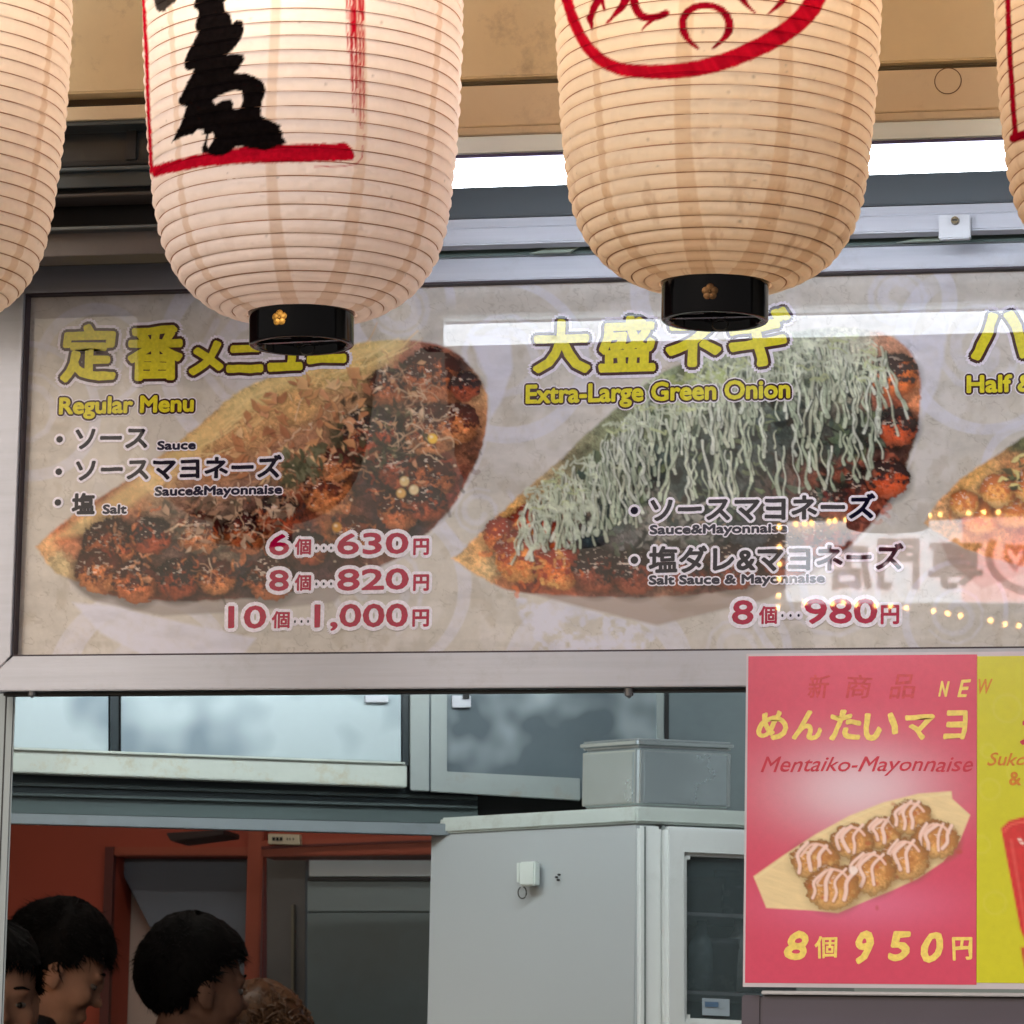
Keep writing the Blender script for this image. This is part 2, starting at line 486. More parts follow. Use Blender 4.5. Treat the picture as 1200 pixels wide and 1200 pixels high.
bb = B(); bb.box(c.x - .0032, c.x + .0032, 4.8984, 4.8995, c.z - .0007, c.z + .0007); bb.build("screw_slot", M_black, rail)
# glass gap with diagonal brace
board("gap_backing", "dark green gap between the aluminium rail and the sign frame", "panel", mat("gap_green", (84, 102, 98), .3, 0, .1, 4), 600, 283, 299, XS, XR, 4.97, .02)
for (xa, ya, xb_, yb_, lab) in ((620, 297, 660, 286, "pale flat brace in the gap above the sign, between the two middle lanterns"), (1050, 284, 1110, 273, "pale flat brace in the gap beside the screwed bracket")):
    bb = B(); A, A2 = onY(xa, ya, 4.96), onY(xb_, yb_, 4.96)
    bb.slab([A, A2, A2 + Vector((.03, 0, .004)), A + Vector((.05, 0, 0))], (0, .006, 0))
    tag(bb.build("brace", mat("brace_pale", (150, 165, 150), .5)), lab, "brace")

# left run: beige lip, dark glazing and rails
XE = onY(-120, 200, 4.8).x
lf = thing("transom_window", "dark stacked window rails between the first two lanterns", "window", (XS, 4.75, zb(120, 300, 4.75)))
M_gl = mat("dark_glazing", (52, 58, 64), .18, 0, .25, 3, streak=(.6, 1, 4))
spec = [("top_strip", 107.5, 123, 4.73, mat("umber_strip", (70, 56, 40), .6)), ("timber_lip", 124, 140, 4.715, M_beige2),
        ("head_rail", 141, 146, 4.72, mat("blue_rail", (78, 88, 94), .4, .3)), ("pane", 146, 189, 4.76, M_gl), ("black_bead", 189, 194, 4.75, M_black),
        ("middle_rail", 195, 199, 4.74, mat("blue_rail", (78, 88, 94))), ("pane", 199, 219, 4.75, mat("dark_glazing2", (58, 68, 74), .25, .2, .2, 4)),
        ("black_bead", 219, 226, 4.765, M_black), ("thin_rail", 226, 229.5, 4.75, mat("brown_rail", (62, 54, 50), .5)),
        ("dark_panel", 229.5, 264, 4.86, mat("very_dark", (30, 27, 27), .5)), ("sill_edge", 264.5, 268, 4.80, mat("sill_edge", (104, 110, 112), .4, .3)),  # very dark band between the rails, then the paler sill edge
        ("sill", 268, 299, 4.82, mat("brown_sill", (92, 82, 78), .5, 0, .15, 5, dirt=.5, dirtcol=(60, 50, 46)))]
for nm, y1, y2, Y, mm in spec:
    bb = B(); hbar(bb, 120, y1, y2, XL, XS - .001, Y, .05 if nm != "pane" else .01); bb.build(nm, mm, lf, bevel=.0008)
bb = B(); bb.box(XL, XS - .001, 4.9, 4.95, zb(120, 300, 4.9), 2.9); bb.build("backing", M_black, lf)
bb = B(); A = onY(150, 150, 4.757); bb.box(A.x, A.x + .012, 4.752, 4.762, zb(120, 189, 4.757), zb(120, 146, 4.757)); bb.build("mullion", M_dark, lf)

# ------------------------------------------------------------------ the big menu sign
YS = 5.0
sx0 = onY(27, 555, YS).x; sz1 = onY(600, 331.5, YS).z; sz0 = onY(600, 766.5, YS).z
sx1 = onY(1500, 550, YS).x
FW_ = onY(600, 766.5, YS).z - onY(600, 808, YS).z
FT_ = onY(120, 308.5, YS).z - sz1 - 0.0
sign = thing("menu_sign", "long framed menu sign with takoyaki photographs and yellow headings", "sign", (sx0, YS, sz0 - FW_))
# frame: mitred profiles, each with a raised inner bead
def profile(bd, pts_in, pts_out, Yf, Yb):
    q = [(p[0], Yf, p[1]) for p in (pts_in[0], pts_in[1], pts_out[1], pts_out[0])]
    bd.slab(q, (0, Yb - Yf, 0))
ix0, ix1, iz0, iz1 = sx0, sx1, sz0, sz1
ox0, ox1, oz0, oz1 = sx0 - FW_, sx1 + FW_, sz0 - FW_, sz1 + FT_
g = .0006
for nm, a, c_ in (("frame_rail", [(ix0 + g, iz0), (ix1 - g, iz0)], [(ox0 + g, oz0), (ox1 - g, oz0)]), ("frame_rail", [(ix0 + g, iz1), (ix1 - g, iz1)], [(ox0 + g, oz1), (ox1 - g, oz1)]),
                  ("frame_stile", [(ix0, iz0 + g), (ix0, iz1 - g)], [(ox0, oz0 + g), (ox0, oz1 - g)]), ("frame_stile", [(ix1, iz0 + g), (ix1, iz1 - g)], [(ox1, oz0 + g), (ox1, oz1 - g)])):
    bb = B(); profile(bb, a, c_, 4.982, 5.012); o = bb.build(nm, M_alu_w, sign, bevel=.0012)
    # shallow groove line lip near the inside edge
    bb = B(); a2 = [(p[0] + (q[0] - p[0]) * .16, p[1] + (q[1] - p[1]) * .16) for p, q in zip(a, c_)]
    a1 = [(p[0] + (q[0] - p[0]) * .01, p[1] + (q[1] - p[1]) * .01) for p, q in zip(a, c_)]
    if nm == "frame_stile": profile(bb, a1, a2, 4.979, 4.99); bb.build("frame_bead", M_alu_w, sign, bevel=.0008)
bb = B(); t_ = .0022
for (x0, x1_, z0, z1_) in ((ix0, ix1, iz0, iz0 + t_), (ix0, ix1, iz1 - t_, iz1), (ix0, ix0 + t_, iz0 + t_, iz1 - t_), (ix1 - t_, ix1, iz0 + t_, iz1 - t_)):
    bb.box(x0, x1_, 4.984, 5.0, z0, z1_)
bb.build("gasket", mat("gasket_dark", (58, 46, 54), .6), sign)
bb = B(); bb.box(ix0 - .02, ix1 + .02, 5.0125, 5.055, iz0 - .02, iz1 + .02); bb.build("backing_box", M_alu, sign)
bb = B(); hbar(bb, 600, 808.5, 811.5, ox0 + .03, ox1, 4.995, .015); bb.build("underside_track", M_black, sign)
for px_ in (38, 737):
    c = onY(px_, 811, 4.992); bb = B(); bb.tube([(c.x, 4.992, c.z + .004), (c.x, 4.992, c.z - .005)], [.0062, .0052], 14)
    bb.tube([(c.x, 4.992, c.z - .005), (c.x, 4.992, c.z - .0075)], [.003, .0015], 10); bb.build("hook_stud", mat("stud_metal", (150, 150, 155), .3, .8), sign, bevel=.0005)

# --- banner print
LIL = lin((186, 184, 206)); LIL2 = lin((216, 213, 228))
def swirl(C, px, py, cx, cy, r, w=12, a=.75, seed=0, gap=.7):
    d = np.hypot(px - cx, (py - cy)); an = np.arctan2(py - cy, px - cx)
    n = fbm(px / 6, py / 6, 31 + seed, 3)
    ww = w * (.55 + .6 * np.sin(an * .5 + seed) ** 2)
    m = np.clip((ww / 2 - np.abs(d - r - 3 * np.sin(an * 2 + seed))) / 2 + .5, 0, 1)
    m = m * np.clip((np.sin(an + seed) + gap) * 4, 0, 1)
    C = over(C, m * np.clip(.45 + n * .9, 0, 1), LIL2, a)
    pts = [(cx + (r * .12 * k ** .5 + 3) * math.cos(seed + k * .55), cy + (r * .12 * k ** .5 + 3) * math.sin(seed + k * .55)) for k in range(1, 22)]
    m2 = stroke_mask(px, py, pts, np.linspace(w * .9, w * .25, len(pts)), 1.4)
    return over(C, m2 * np.clip(.4 + n * .9, 0, 1), LIL2, a * .8)
def paper(px, py):
    n1 = fbm(px / 55, py / 55, 3); n2 = fbm(px / 12, py / 12, 8, 5); n3 = fbm(px / 3.2, py / 3.2, 12, 3)
    cr = np.abs(fbm(px / 22 + 2 * n1, py / 22, 21, 4) - .5)            # crinkle creases of washi paper
    base = lin((196, 188, 181))
    C = base * (0.86 + .22 * n1 + .20 * n2 + .10 * (n3 - .5))[..., None]
    C = over(C, np.clip(1 - cr / .018, 0, 1) * (.35 + .5 * n2), lin((138, 124, 110)), .65)
    C = over(C, np.clip((fbm(px / 30, py / 30, 44, 5) - .57) * 7, 0, 1), lin((216, 208, 206)), .6)
    C = over(C, np.clip((fbm(px / 18, py / 26, 71, 5) - .6) * 9, 0, 1), lin((168, 152, 130)), .28)
    return C
def food(C, px, py, outline, ctrl, seed, warp=7.0, hf=.55, soft=1.6):
    o = np.array(outline, float); x0, y0 = o.min(0) - 6; x1, y1 = o.max(0) + 6
    sel = (px > x0) & (px < x1) & (py > y0) & (py < y1)
    X = px[sel]; Y = py[sel]
    wx = X + (fbm(X / 9, Y / 9, seed, 3) - .5) * warp * 3.2; wy = Y + (fbm(X / 9, Y / 9, seed + 5, 3) - .5) * warp * 3.2
    K = idw(wx, wy, ctrl, 4.2, 5.0)
    n = fbm(X / 4.2, Y / 4.2, seed + 9, 4); n2 = fbm(X / 11, Y / 11, seed + 13, 3)
    for size, ang, asp, wgt in ((9.0, .6, 1.5, .55), (4.6, -.5, 1.7, .5), (2.8, .9, 1.4, .35)):
        jx = (fbm(X / 3, Y / 3, seed + 3, 2) - .5) * 5; jy = (fbm(X / 3, Y / 3, seed + 4, 2) - .5) * 5
        cx_, cy_, cr_, cd_ = cells(X + jx, Y + jy, size, seed, ang, asp)
        Kc = idw(cx_, cy_, ctrl, 4.2, 4.0) * np.clip(.52 + cr_ * .95 - cd_ * .28, .1, 1.6)[..., None]
        K = K * (1 - wgt) + Kc * wgt
    lum = K.mean(-1, keepdims=True); K = lum + (K - lum) * .92
    K = K * np.clip(1 + hf * 1.6 * (n - .5) + hf * 1.2 * (n2 - .5), .2, 2.0)[..., None]
    m = poly_mask(X + (n - .5) * 3, Y + (n2 - .5) * 3, smooth_pts(list(outline) + [outline[0]], 5)[:-1], soft)
    Cs = C[sel]; C[sel] = Cs * (1 - m[:, None]) + K * m[:, None]
    return C
def wiggles(C, px, py, rnd, n, region, length, ang, wid, cols, a=.85, curl=.5):
    rp = np.array(region, float); x0, y0 = rp.min(0); x1, y1 = rp.max(0)
    k = 0; t = 0
    while k < n and t < n * 20:
        t += 1
        x = rnd.uniform(x0, x1); y = rnd.uniform(y0, y1)
        if poly_mask(np.array([x]), np.array([y]), region, .5)[0] < .5: continue
        k += 1
        th = ang + rnd.gauss(0, curl * .6); ln = rnd.uniform(*length); pts = [(x, y)]
        for q in range(5):
            th += rnd.gauss(0, curl); x += math.cos(th) * ln / 5; y += math.sin(th) * ln / 5; pts.append((x, y))
        w = rnd.uniform(*wid)
        C = over_s(C, px, py, smooth_pts(pts, 3), w, rnd.choice(cols), a * rnd.uniform(.6, 1))
    return C
def over_s(C, px, py, pts, w, col, a, soft=.8):
    P = np.array(pts); r = np.max(w) + 3
    # samples lie on a near-regular grid: take the sub-block that can be touched
    x0, y0 = P.min(0) - r; x1, y1 = P.max(0) + r
    cs = np.where((px[px.shape[0] // 2] > x0 - 14) & (px[px.shape[0] // 2] < x1 + 14))[0]
    rs = np.where((py[:, px.shape[1] // 2] > y0 - 18) & (py[:, px.shape[1] // 2] < y1 + 18))[0]
    if len(cs) == 0 or len(rs) == 0: return C
    sl = (slice(rs[0], rs[-1] + 1), slice(cs[0], cs[-1] + 1))
    m = stroke_mask(px[sl], py[sl], pts, w, soft) * a
    C[sl] = C[sl] * (1 - m[..., None]) + lin(col) * m[..., None]
    return C
def ball(C, px, py, cx, cy, r, seed, crust=(196, 112, 60), low=(226, 150, 96), sauce=(62, 26, 24), sa=1.0, ry=None, shade=.55):
    ry = ry or r * .9
    cs = np.where(np.abs(px[px.shape[0] // 2] - cx) < r + 20)[0]; rs = np.where(np.abs(py[:, px.shape[1] // 2] - cy) < r + 22)[0]
    if len(cs) == 0 or len(rs) == 0: return C
    sl = (slice(rs[0], rs[-1] + 1), slice(cs[0], cs[-1] + 1)); X = px[sl]; Y = py[sl]
    n = fbm(X / 5, Y / 5, seed, 4); n2 = fbm(X / 2.4, Y / 2.4, seed + 3, 3)
    u = (X - cx) / r; v = (Y - cy) / ry; d = np.hypot(u, v) + (n - .5) * .35
    m = np.clip((1 - d) * r / 2.2 + .5, 0, 1)
    t = np.clip((v - .05 + (n - .5) * 2.6) * 1.6 + .35, 0, 1)[..., None]
    K = lin(sauce) * (1 - t * sa - (1 - sa)) + (lin(crust) * (.7 + .7 * n2)[..., None]) * (t * sa + (1 - sa))
    t2 = np.clip((v - .35 + (n2 - .5)) * 2, 0, 1)[..., None]; K = K * (1 - .6 * t2) + lin(low) * .6 * t2
    K = K * np.clip(1.18 - .75 * np.clip(d, 0, 1.2) ** 3, .3, 1.2)[..., None]
    g = .75 * np.clip((fbm(X / 4.5, Y / 2.6, seed + 8, 2) - .66) * 12, 0, 1) * np.clip(1 - np.hypot(u + .25, v + .35) * 1.1, 0, 1)
    K = K * (1 - g[..., None]) + lin((246, 222, 204)) * g[..., None]
    sh = np.clip(1.25 - np.hypot(u * .95, v * .95 - .1), 0, .25) * 3.2
    C[sl] = C[sl] * (1 - shade * np.clip(sh, 0, 1)[..., None]); C[sl] = C[sl] * (1 - m[..., None]) + K * m[..., None]
    return C
def flakes(C, px, py, rnd, n, region, size, cols, a=.8):
    rp = np.array(region, float); x0, y0 = rp.min(0); x1, y1 = rp.max(0); k = 0; t = 0
    while k < n and t < n * 20:
        t += 1; x = rnd.uniform(x0, x1); y = rnd.uniform(y0, y1)
        if poly_mask(np.array([x]), np.array([y]), region, .5)[0] < .5: continue
        k += 1; L_ = rnd.uniform(*size); w = L_ * rnd.uniform(.18, .5); th = rnd.uniform(0, math.pi); bend = rnd.uniform(-.5, .5)
        pts = []
        for q in range(5): u = (q / 4 - .5) * L_; pts.append((u, bend * u * u / L_ * 2 - w * (1 - (q / 2 - 1) ** 2) * rnd.uniform(.3, .8)))
        for q in range(4, -1, -1): u = (q / 4 - .5) * L_; pts.append((u, bend * u * u / L_ * 2 + w * (1 - (q / 2 - 1) ** 2) * rnd.uniform(.3, .8)))
        P_ = [(x + p[0] * math.cos(th) - p[1] * math.sin(th), y + p[0] * math.sin(th) + p[1] * math.cos(th)) for p in pts]
        cs = np.where(np.abs(px[px.shape[0] // 2] - x) < L_ + 18)[0]; rs = np.where(np.abs(py[:, px.shape[1] // 2] - y) < L_ + 20)[0]
        if len(cs) == 0 or len(rs) == 0: continue
        sl = (slice(rs[0], rs[-1] + 1), slice(cs[0], cs[-1] + 1)); X = px[sl]; Y = py[sl]
        m = poly_mask(X, Y, [(p[0] + 1, p[1] + 1.4) for p in P_], 1.2) * .5; C[sl] = C[sl] * (1 - m[..., None])
        c0 = lin(rnd.choice(cols)); g = (.75 + .5 * np.clip(((X - x) * math.sin(th) - (Y - y) * math.cos(th)) / (w + 1) * .5 + .5, 0, 1))[..., None]
        m = poly_mask(X, Y, P_, .8) * a; C[sl] = C[sl] * (1 - m[..., None]) + c0 * g * m[..., None]
    return C
def blob(C, px, py, cx, cy, rx, ry, col, a=1.0, rot=0, soft=1.2, edge=0):
    th = np.linspace(0, 2 * math.pi, 18)[:-1]
    pts = [(cx + rx * math.cos(t) * math.cos(rot) - ry * math.sin(t) * math.sin(rot), cy + rx * math.cos(t) * math.sin(rot) + ry * math.sin(t) * math.cos(rot)) for t in th]
    cs = np.where(np.abs(px[px.shape[0] // 2] - cx) < max(rx, ry) + 20)[0]; rs = np.where(np.abs(py[:, px.shape[1] // 2] - cy) < max(rx, ry) + 22)[0]
    if len(cs) == 0 or len(rs) == 0: return C
    sl = (slice(rs[0], rs[-1] + 1), slice(cs[0], cs[-1] + 1))
    m = poly_mask(px[sl], py[sl], pts, soft) * a
    C[sl] = C[sl] * (1 - m[..., None]) + lin(col) * m[..., None]
    return C

BOAT1 = [(42, 640), (90, 600), (150, 562), (225, 505), (275, 462), (330, 436), (400, 408), (455, 398), (505, 402), (540, 418), (563, 446), (572, 475), (566, 520), (548, 562), (525, 600), (490, 635), (455, 660), (400, 680), (330, 696), (250, 704), (150, 701), (95, 684), (62, 668)]
CT1 = [((50, 640), (226, 168, 112)), ((90, 604), (208, 142, 92)), ((75, 625), (215, 120, 70)), ((70, 660), (205, 178, 130)), ((86, 640), (196, 120, 80)), ((100, 655), (66, 32, 34)), ((98, 620), (95, 40, 38)), ((112, 652), (124, 62, 42)), ((130, 640), (48, 46, 50)), ((150, 640), (68, 50, 50)),
       ((120, 682), (178, 96, 56)), ((140, 690), (150, 76, 48)), ((160, 680), (86, 44, 46)), ((185, 690), (140, 66, 44)), ((200, 640), (116, 84, 76)), ((200, 610), (142, 112, 92)), ((130, 605), (150, 84, 60)), ((230, 660), (92, 52, 50)), ((250, 690), (118, 66, 54)), ((225, 688), (80, 40, 42)), ((270, 640), (150, 122, 100)),
       ((290, 672), (56, 42, 52)), ((300, 640), (120, 80, 70)), ((320, 680), (96, 60, 54)), ((150, 580), (184, 124, 84)), ((185, 560), (222, 178, 128)), ((230, 520), (222, 176, 116)), ((250, 545), (205, 140, 95)), ((300, 500), (214, 158, 104)), ((350, 470), (224, 170, 108)), ((400, 430), (226, 188, 116)), ((450, 408), (220, 190, 122)),
       ((290, 462), (228, 198, 134)), ((340, 440), (228, 196, 126)), ((330, 540), (192, 130, 100)), ((370, 520), (172, 118, 88)), ((350, 548), (84, 84, 64)), ((340, 560), (94, 88, 68)), ((400, 480), (186, 136, 96)), ((400, 512), (72, 70, 50)), ((430, 492), (96, 78, 54)), ((455, 470), (128, 92, 68)), ((460, 500), (38, 28, 25)), ((440, 520), (52, 40, 32)), ((425, 535), (60, 50, 36)),
       ((480, 505), (44, 28, 26)), ((490, 452), (180, 88, 58)), ((475, 430), (168, 90, 66)), ((510, 428), (200, 108, 74)), ((495, 418), (190, 120, 100)), ((533, 436), (56, 44, 50)), ((500, 470), (136, 78, 52)), ((520, 452), (206, 120, 70)), ((540, 460), (196, 116, 74)), ((560, 462), (216, 156, 104)), ((562, 490), (196, 130, 84)), ((540, 500), (150, 84, 58)), ((550, 530), (134, 78, 54)),
       ((500, 510), (196, 116, 52)), ((508, 490), (110, 60, 40)), ((480, 560), (54, 42, 50)), ((500, 555), (120, 40, 46)), ((520, 572), (150, 58, 52)), ((505, 592), (146, 70, 54)), ((480, 612), (46, 40, 52)), ((455, 600), (58, 44, 56)), ((440, 585), (96, 50, 50)), ((400, 600), (168, 84, 50)), ((388, 560), (206, 112, 56)), ((395, 620), (176, 100, 46)), ((350, 590), (168, 72, 42)), ((365, 580), (190, 90, 46)),
       ((320, 600), (132, 58, 40)), ((350, 625), (110, 60, 62)), ((420, 630), (96, 50, 56)), ((430, 560), (66, 42, 46)), ((300, 570), (150, 108, 90)), ((250, 590), (170, 126, 104)), ((270, 610), (104, 84, 74)), ((220, 585), (150, 110, 94)), ((380, 660), (80, 50, 56)), ((440, 655), (120, 74, 62)), ((300, 600), (92, 60, 54))]
BOAT2 = [(530, 655), (560, 628), (600, 588), (630, 562), (660, 535), (700, 498), (750, 455), (800, 425), (860, 402), (930, 388), (990, 384), (1040, 392), (1068, 415), (1079, 455), (1072, 515), (1050, 572), (1020, 615), (975, 655), (900, 682), (820, 696), (740, 700), (660, 698), (600, 692), (562, 676)]
CT2 = [((540, 655), (240, 186, 120)), ((565, 640), (238, 172, 102)), ((580, 668), (232, 190, 130)), ((600, 600), (240, 176, 96)), ((590, 625), (238, 150, 80)), ((610, 642), (226, 116, 54)), ((640, 660), (212, 92, 48)), ((625, 640), (232, 130, 64)), ((620, 682), (140, 56, 40)), ((590, 680), (206, 120, 70)), ((650, 682), (206, 100, 58)), ((670, 660), (150, 64, 46)), ((700, 680), (162, 88, 68)), ((655, 625), (190, 104, 84)),
       ((690, 630), (48, 62, 68)), ((680, 652), (42, 50, 60)), ((705, 655), (70, 60, 60)), ((720, 600), (60, 78, 78)), ((700, 560), (124, 128, 96)), ((650, 590), (202, 194, 156)), ((625, 585), (190, 150, 100)), ((760, 540), (68, 82, 78)), ((740, 510), (140, 146, 110)), ((800, 560), (54, 68, 66)), ((850, 520), (58, 72, 72)), ((900, 500), (72, 86, 84)), ((800, 470), (134, 146, 112)), ((880, 450), (152, 162, 136)), ((950, 430), (166, 176, 156)), ((900, 410), (190, 196, 170)),
       ((1000, 440), (162, 168, 148)), ((1000, 405), (200, 196, 176)), ((1020, 500), (56, 66, 62)), ((1000, 520), (52, 62, 58)), ((970, 520), (70, 74, 70)), ((1000, 560), (146, 70, 52)), ((985, 575), (170, 90, 66)), ((1030, 570), (156, 62, 48)), ((1060, 500), (92, 50, 40)), ((1050, 440), (206, 96, 56)), ((1066, 460), (228, 136, 84)), ((1045, 410), (216, 150, 118)), ((1046, 470), (190, 90, 60)), ((1045, 530), (76, 46, 42)), ((1040, 600), (110, 48, 44)), ((1000, 620), (120, 66, 56)),
       ((940, 600), (92, 58, 54)), ((770, 600), (150, 142, 132)), ((800, 625), (130, 126, 120)), ((840, 600), (60, 74, 76)), ((880, 640), (70, 72, 78)), ((750, 680), (142, 92, 76)), ((740, 650), (120, 116, 116)), ((830, 675), (118, 74, 64)), ((900, 670), (92, 68, 64)), ((950, 640), (106, 74, 66)), ((790, 680), (168, 110, 84))]
BOAT3 = [(1083, 613), (1100, 588), (1130, 558), (1170, 532), (1200, 512), (1240, 500), (1300, 520), (1330, 560), (1290, 640), (1220, 665), (1150, 650), (1110, 632)]
CT3 = [((1090, 610), (224, 170, 118)), ((1110, 600), (226, 160, 100)), ((1150, 560), (234, 172, 96)), ((1170, 590), (228, 150, 80)), ((1190, 548), (232, 150, 84)), ((1186, 562), (110, 106, 62)), ((1196, 520), (92, 92, 52)), ((1190, 592), (240, 190, 136)), ((1150, 600), (238, 176, 100)), ((1250, 560), (160, 90, 60)), ((1210, 620), (200, 120, 70))]
def banner_paint(px, py):
    rnd = random.Random(4)
    C = paper(px, py)
    for i, (cx, cy, r, w) in enumerate([(590, 420, 92, 17), (438, 690, 104, 16), (170, 800, 100, 30), (980, 690, 104, 15), (1150, 410, 92, 19), (30, 480, 80, 12), (700, 800, 100, 28), (1120, 720, 60, 9), (300, 420, 110, 30), (560, 600, 46, 9), (860, 760, 60, 10), (110, 420, 60, 12), (470, 360, 60, 16), (1210, 560, 60, 12), (820, 350, 70, 20), (1050, 350, 60, 16)]):
        C = swirl(C, px, py, cx, cy, r, w, .58, i * 1.3 + .8)
    n = fbm(px / 9, py / 9, 55, 4)
    C = over(C, poly_mask(px, py, [(85, 706), (135, 711), (215, 730), (300, 748), (284, 768), (180, 775), (118, 742)], 2) * np.clip(.6 + n * .6, 0, 1), LIL2, .9)
    C = over(C, poly_mask(px, py, [(602, 698), (690, 716), (766, 733), (770, 770), (640, 770), (612, 735)], 2) * np.clip((n - .36) * 5, 0, 1), LIL2, .8)
    C = over(C, poly_mask(px, py, [(548, 392), (598, 396), (601, 430), (588, 470), (575, 490), (570, 440)], 2), LIL2, .75)
    C = over(C, poly_mask(px, py, [(1050, 392), (1110, 392), (1100, 450), (1082, 490), (1070, 430)], 2) * np.clip(.5 + n * .7, 0, 1), LIL2, .75)
    C = over(C, poly_mask(px, py, [(60, 664), (95, 682), (150, 700), (250, 704), (420, 676), (392, 706), (300, 716), (190, 722), (110, 704)], 2), lin((158, 146, 142)), .85)
    C = over(C, poly_mask(px, py, [(590, 688), (720, 700), (880, 686), (985, 655), (900, 702), (840, 716), (770, 733), (700, 716)], 2), lin((168, 148, 138)), .9)
    C = over(C, poly_mask(px, py, [(1100, 630), (1150, 650), (1220, 665), (1150, 690), (1112, 660)], 2), lin((170, 150, 140)), .8)
    C = food(C, px, py, BOAT1, CT1, 101, 6.5, .28)
    C = food(C, px, py, BOAT2, CT2, 202, 6.0, .5)
    C = food(C, px, py, BOAT3, CT3, 303, 6.0, .5)
    # white rims of the cut-out photographs
    C = over(C, stroke_mask(px, py, smooth_pts([(574, 470), (568, 522), (549, 566), (526, 603), (490, 640), (440, 672)], 6), 3.0, 1.2), lin((214, 208, 214)), .75)
    C = over(C, stroke_mask(px, py, smooth_pts([(1080, 470), (1074, 520), (1052, 575), (1022, 618), (990, 648)], 6), 2.5, 1.2), lin((214, 208, 214)), .6)
    # wooden grain of the first boat
    C = wiggles(C, px, py, rnd, 60, [(150, 575), (290, 470), (440, 405), (470, 415), (330, 480), (220, 560)], (18, 60), -.55, (1, 2.2), [(244, 218, 162), (214, 170, 116), (236, 200, 142)], .6, .15)
    C = over(C, poly_mask(px, py, smooth_pts([(60, 632), (150, 568), (225, 510), (280, 466), (335, 438), (400, 410), (470, 399), (470, 408), (400, 424), (330, 456), (262, 505), (190, 565), (110, 625)], 4), 4), lin((240, 212, 150)), .45)
    for i, (x, y, r) in enumerate(((128, 640, 30), (180, 632, 30), (232, 628, 30), (285, 622, 32), (330, 600, 32), (385, 575, 34), (455, 455, 28), (432, 505, 32), (390, 540, 28), (505, 440, 34), (540, 450, 22), (118, 668, 27), (165, 676, 27), (212, 680, 27), (262, 680, 27), (312, 668, 28), (365, 645, 28), (415, 622, 30), (470, 600, 30), (470, 545, 30), (505, 500, 34), (505, 560, 30), (500, 595, 24), (540, 500, 24))):
        x += rnd.gauss(0, 3.5); y += rnd.gauss(0, 3); r *= rnd.uniform(.8, 1.15)
        C = ball(C, px, py, x, y, r, 500 + i, ((168, 88, 52), (150, 66, 42), (190, 112, 66))[i % 3], ((200, 122, 80), (168, 84, 58), (214, 144, 96))[i % 3], ((58, 24, 24), (44, 30, 34), (80, 34, 28))[i % 3])
    # sauce gloss, nori, bonito
    C = flakes(C, px, py, rnd, 80, [(100, 620), (330, 600), (420, 560), (540, 460), (530, 590), (430, 650), (280, 695), (110, 685)], (5, 17), [(50, 24, 26), (120, 50, 34), (206, 120, 74), (38, 32, 38), (226, 160, 120), (150, 70, 44)], .6)
    C = wiggles(C, px, py, rnd, 110, [(100, 620), (180, 590), (330, 600), (420, 560), (470, 480), (560, 520), (520, 600), (430, 660), (280, 700), (110, 690)], (6, 22), .6, (2, 6), [(40, 26, 26), (70, 30, 30), (46, 42, 48), (96, 40, 34)], .6, .5)
    C = wiggles(C, px, py, rnd, 120, [(110, 610), (250, 560), (400, 480), (500, 470), (520, 560), (440, 640), (260, 690), (110, 690)], (5, 16), .4, (1, 3.2), [(196, 96, 54), (214, 130, 74), (170, 66, 42), (222, 150, 110)], .6, .6)
    C = wiggles(C, px, py, rnd, 150, [(180, 600), (300, 520), (390, 455), (470, 420), (500, 470), (470, 545), (390, 560), (300, 640), (220, 670)], (8, 34), -.3, (.8, 2.4), [(224, 186, 154), (206, 160, 128), (190, 140, 106), (238, 206, 176), (176, 122, 92)], .7, .55)
    reg = poly_mask(px, py, [(92, 606), (180, 596), (320, 560), (400, 520), (430, 440), (500, 412), (560, 450), (560, 540), (500, 620), (420, 670), (300, 700), (150, 700), (95, 680)], 3)
    ys_, xs_ = np.where(reg > 0); sl = (slice(ys_.min(), ys_.max() + 1), slice(xs_.min(), xs_.max() + 1)); X = px[sl]; Y = py[sl]
    mul = np.ones(X.shape)
    for sz, an_, k_ in ((14, .5, .24), (7, -.4, .26), (3.4, 1.0, .14)):
        _, _, cr_, cd_ = cells(X + 6 * (fbm(X / 6, Y / 6, 61, 2) - .5), Y + 6 * (fbm(X / 6, Y / 6, 62, 2) - .5), sz, int(sz), an_, 1.5); mul = mul * (1 + k_ * 2 * (cr_ - .55) - .12 * cd_)
    mul = np.clip(mul * 1.16, .35, 1.8); C[sl] = C[sl] * (1 + (mul - 1) * reg[sl])[..., None]
    C = flakes(C, px, py, rnd, 130, [(225, 520), (330, 450), (420, 430), (440, 470), (400, 540), (330, 570), (240, 560)], (8, 24), [(226, 178, 130), (210, 150, 104), (236, 196, 150), (190, 126, 88), (222, 160, 120), (172, 110, 80)], .8)
    C = flakes(C, px, py, rnd, 90, [(190, 590), (320, 560), (350, 600), (320, 640), (210, 650)], (6, 18), [(196, 160, 134), (170, 130, 106), (214, 184, 160), (120, 96, 82), (84, 76, 64)], .75)
    C = flakes(C, px, py, rnd, 60, [(400, 450), (500, 420), (520, 520), (440, 550), (395, 520)], (5, 16), [(226, 190, 160), (70, 66, 44), (48, 44, 32), (200, 150, 110), (34, 28, 24)], .8)
    C = flakes(C, px, py, rnd, 22, [(332, 528), (376, 524), (378, 566), (336, 570)], (10, 22), [(92, 94, 70), (76, 78, 56), (116, 116, 92)], .85)
    C = wiggles(C, px, py, rnd, 44, [(395, 480), (480, 470), (500, 520), (440, 550), (395, 540)], (4, 14), .8, (2, 5), [(60, 62, 40), (40, 36, 26), (88, 84, 56), (30, 24, 22)], .8, .5)
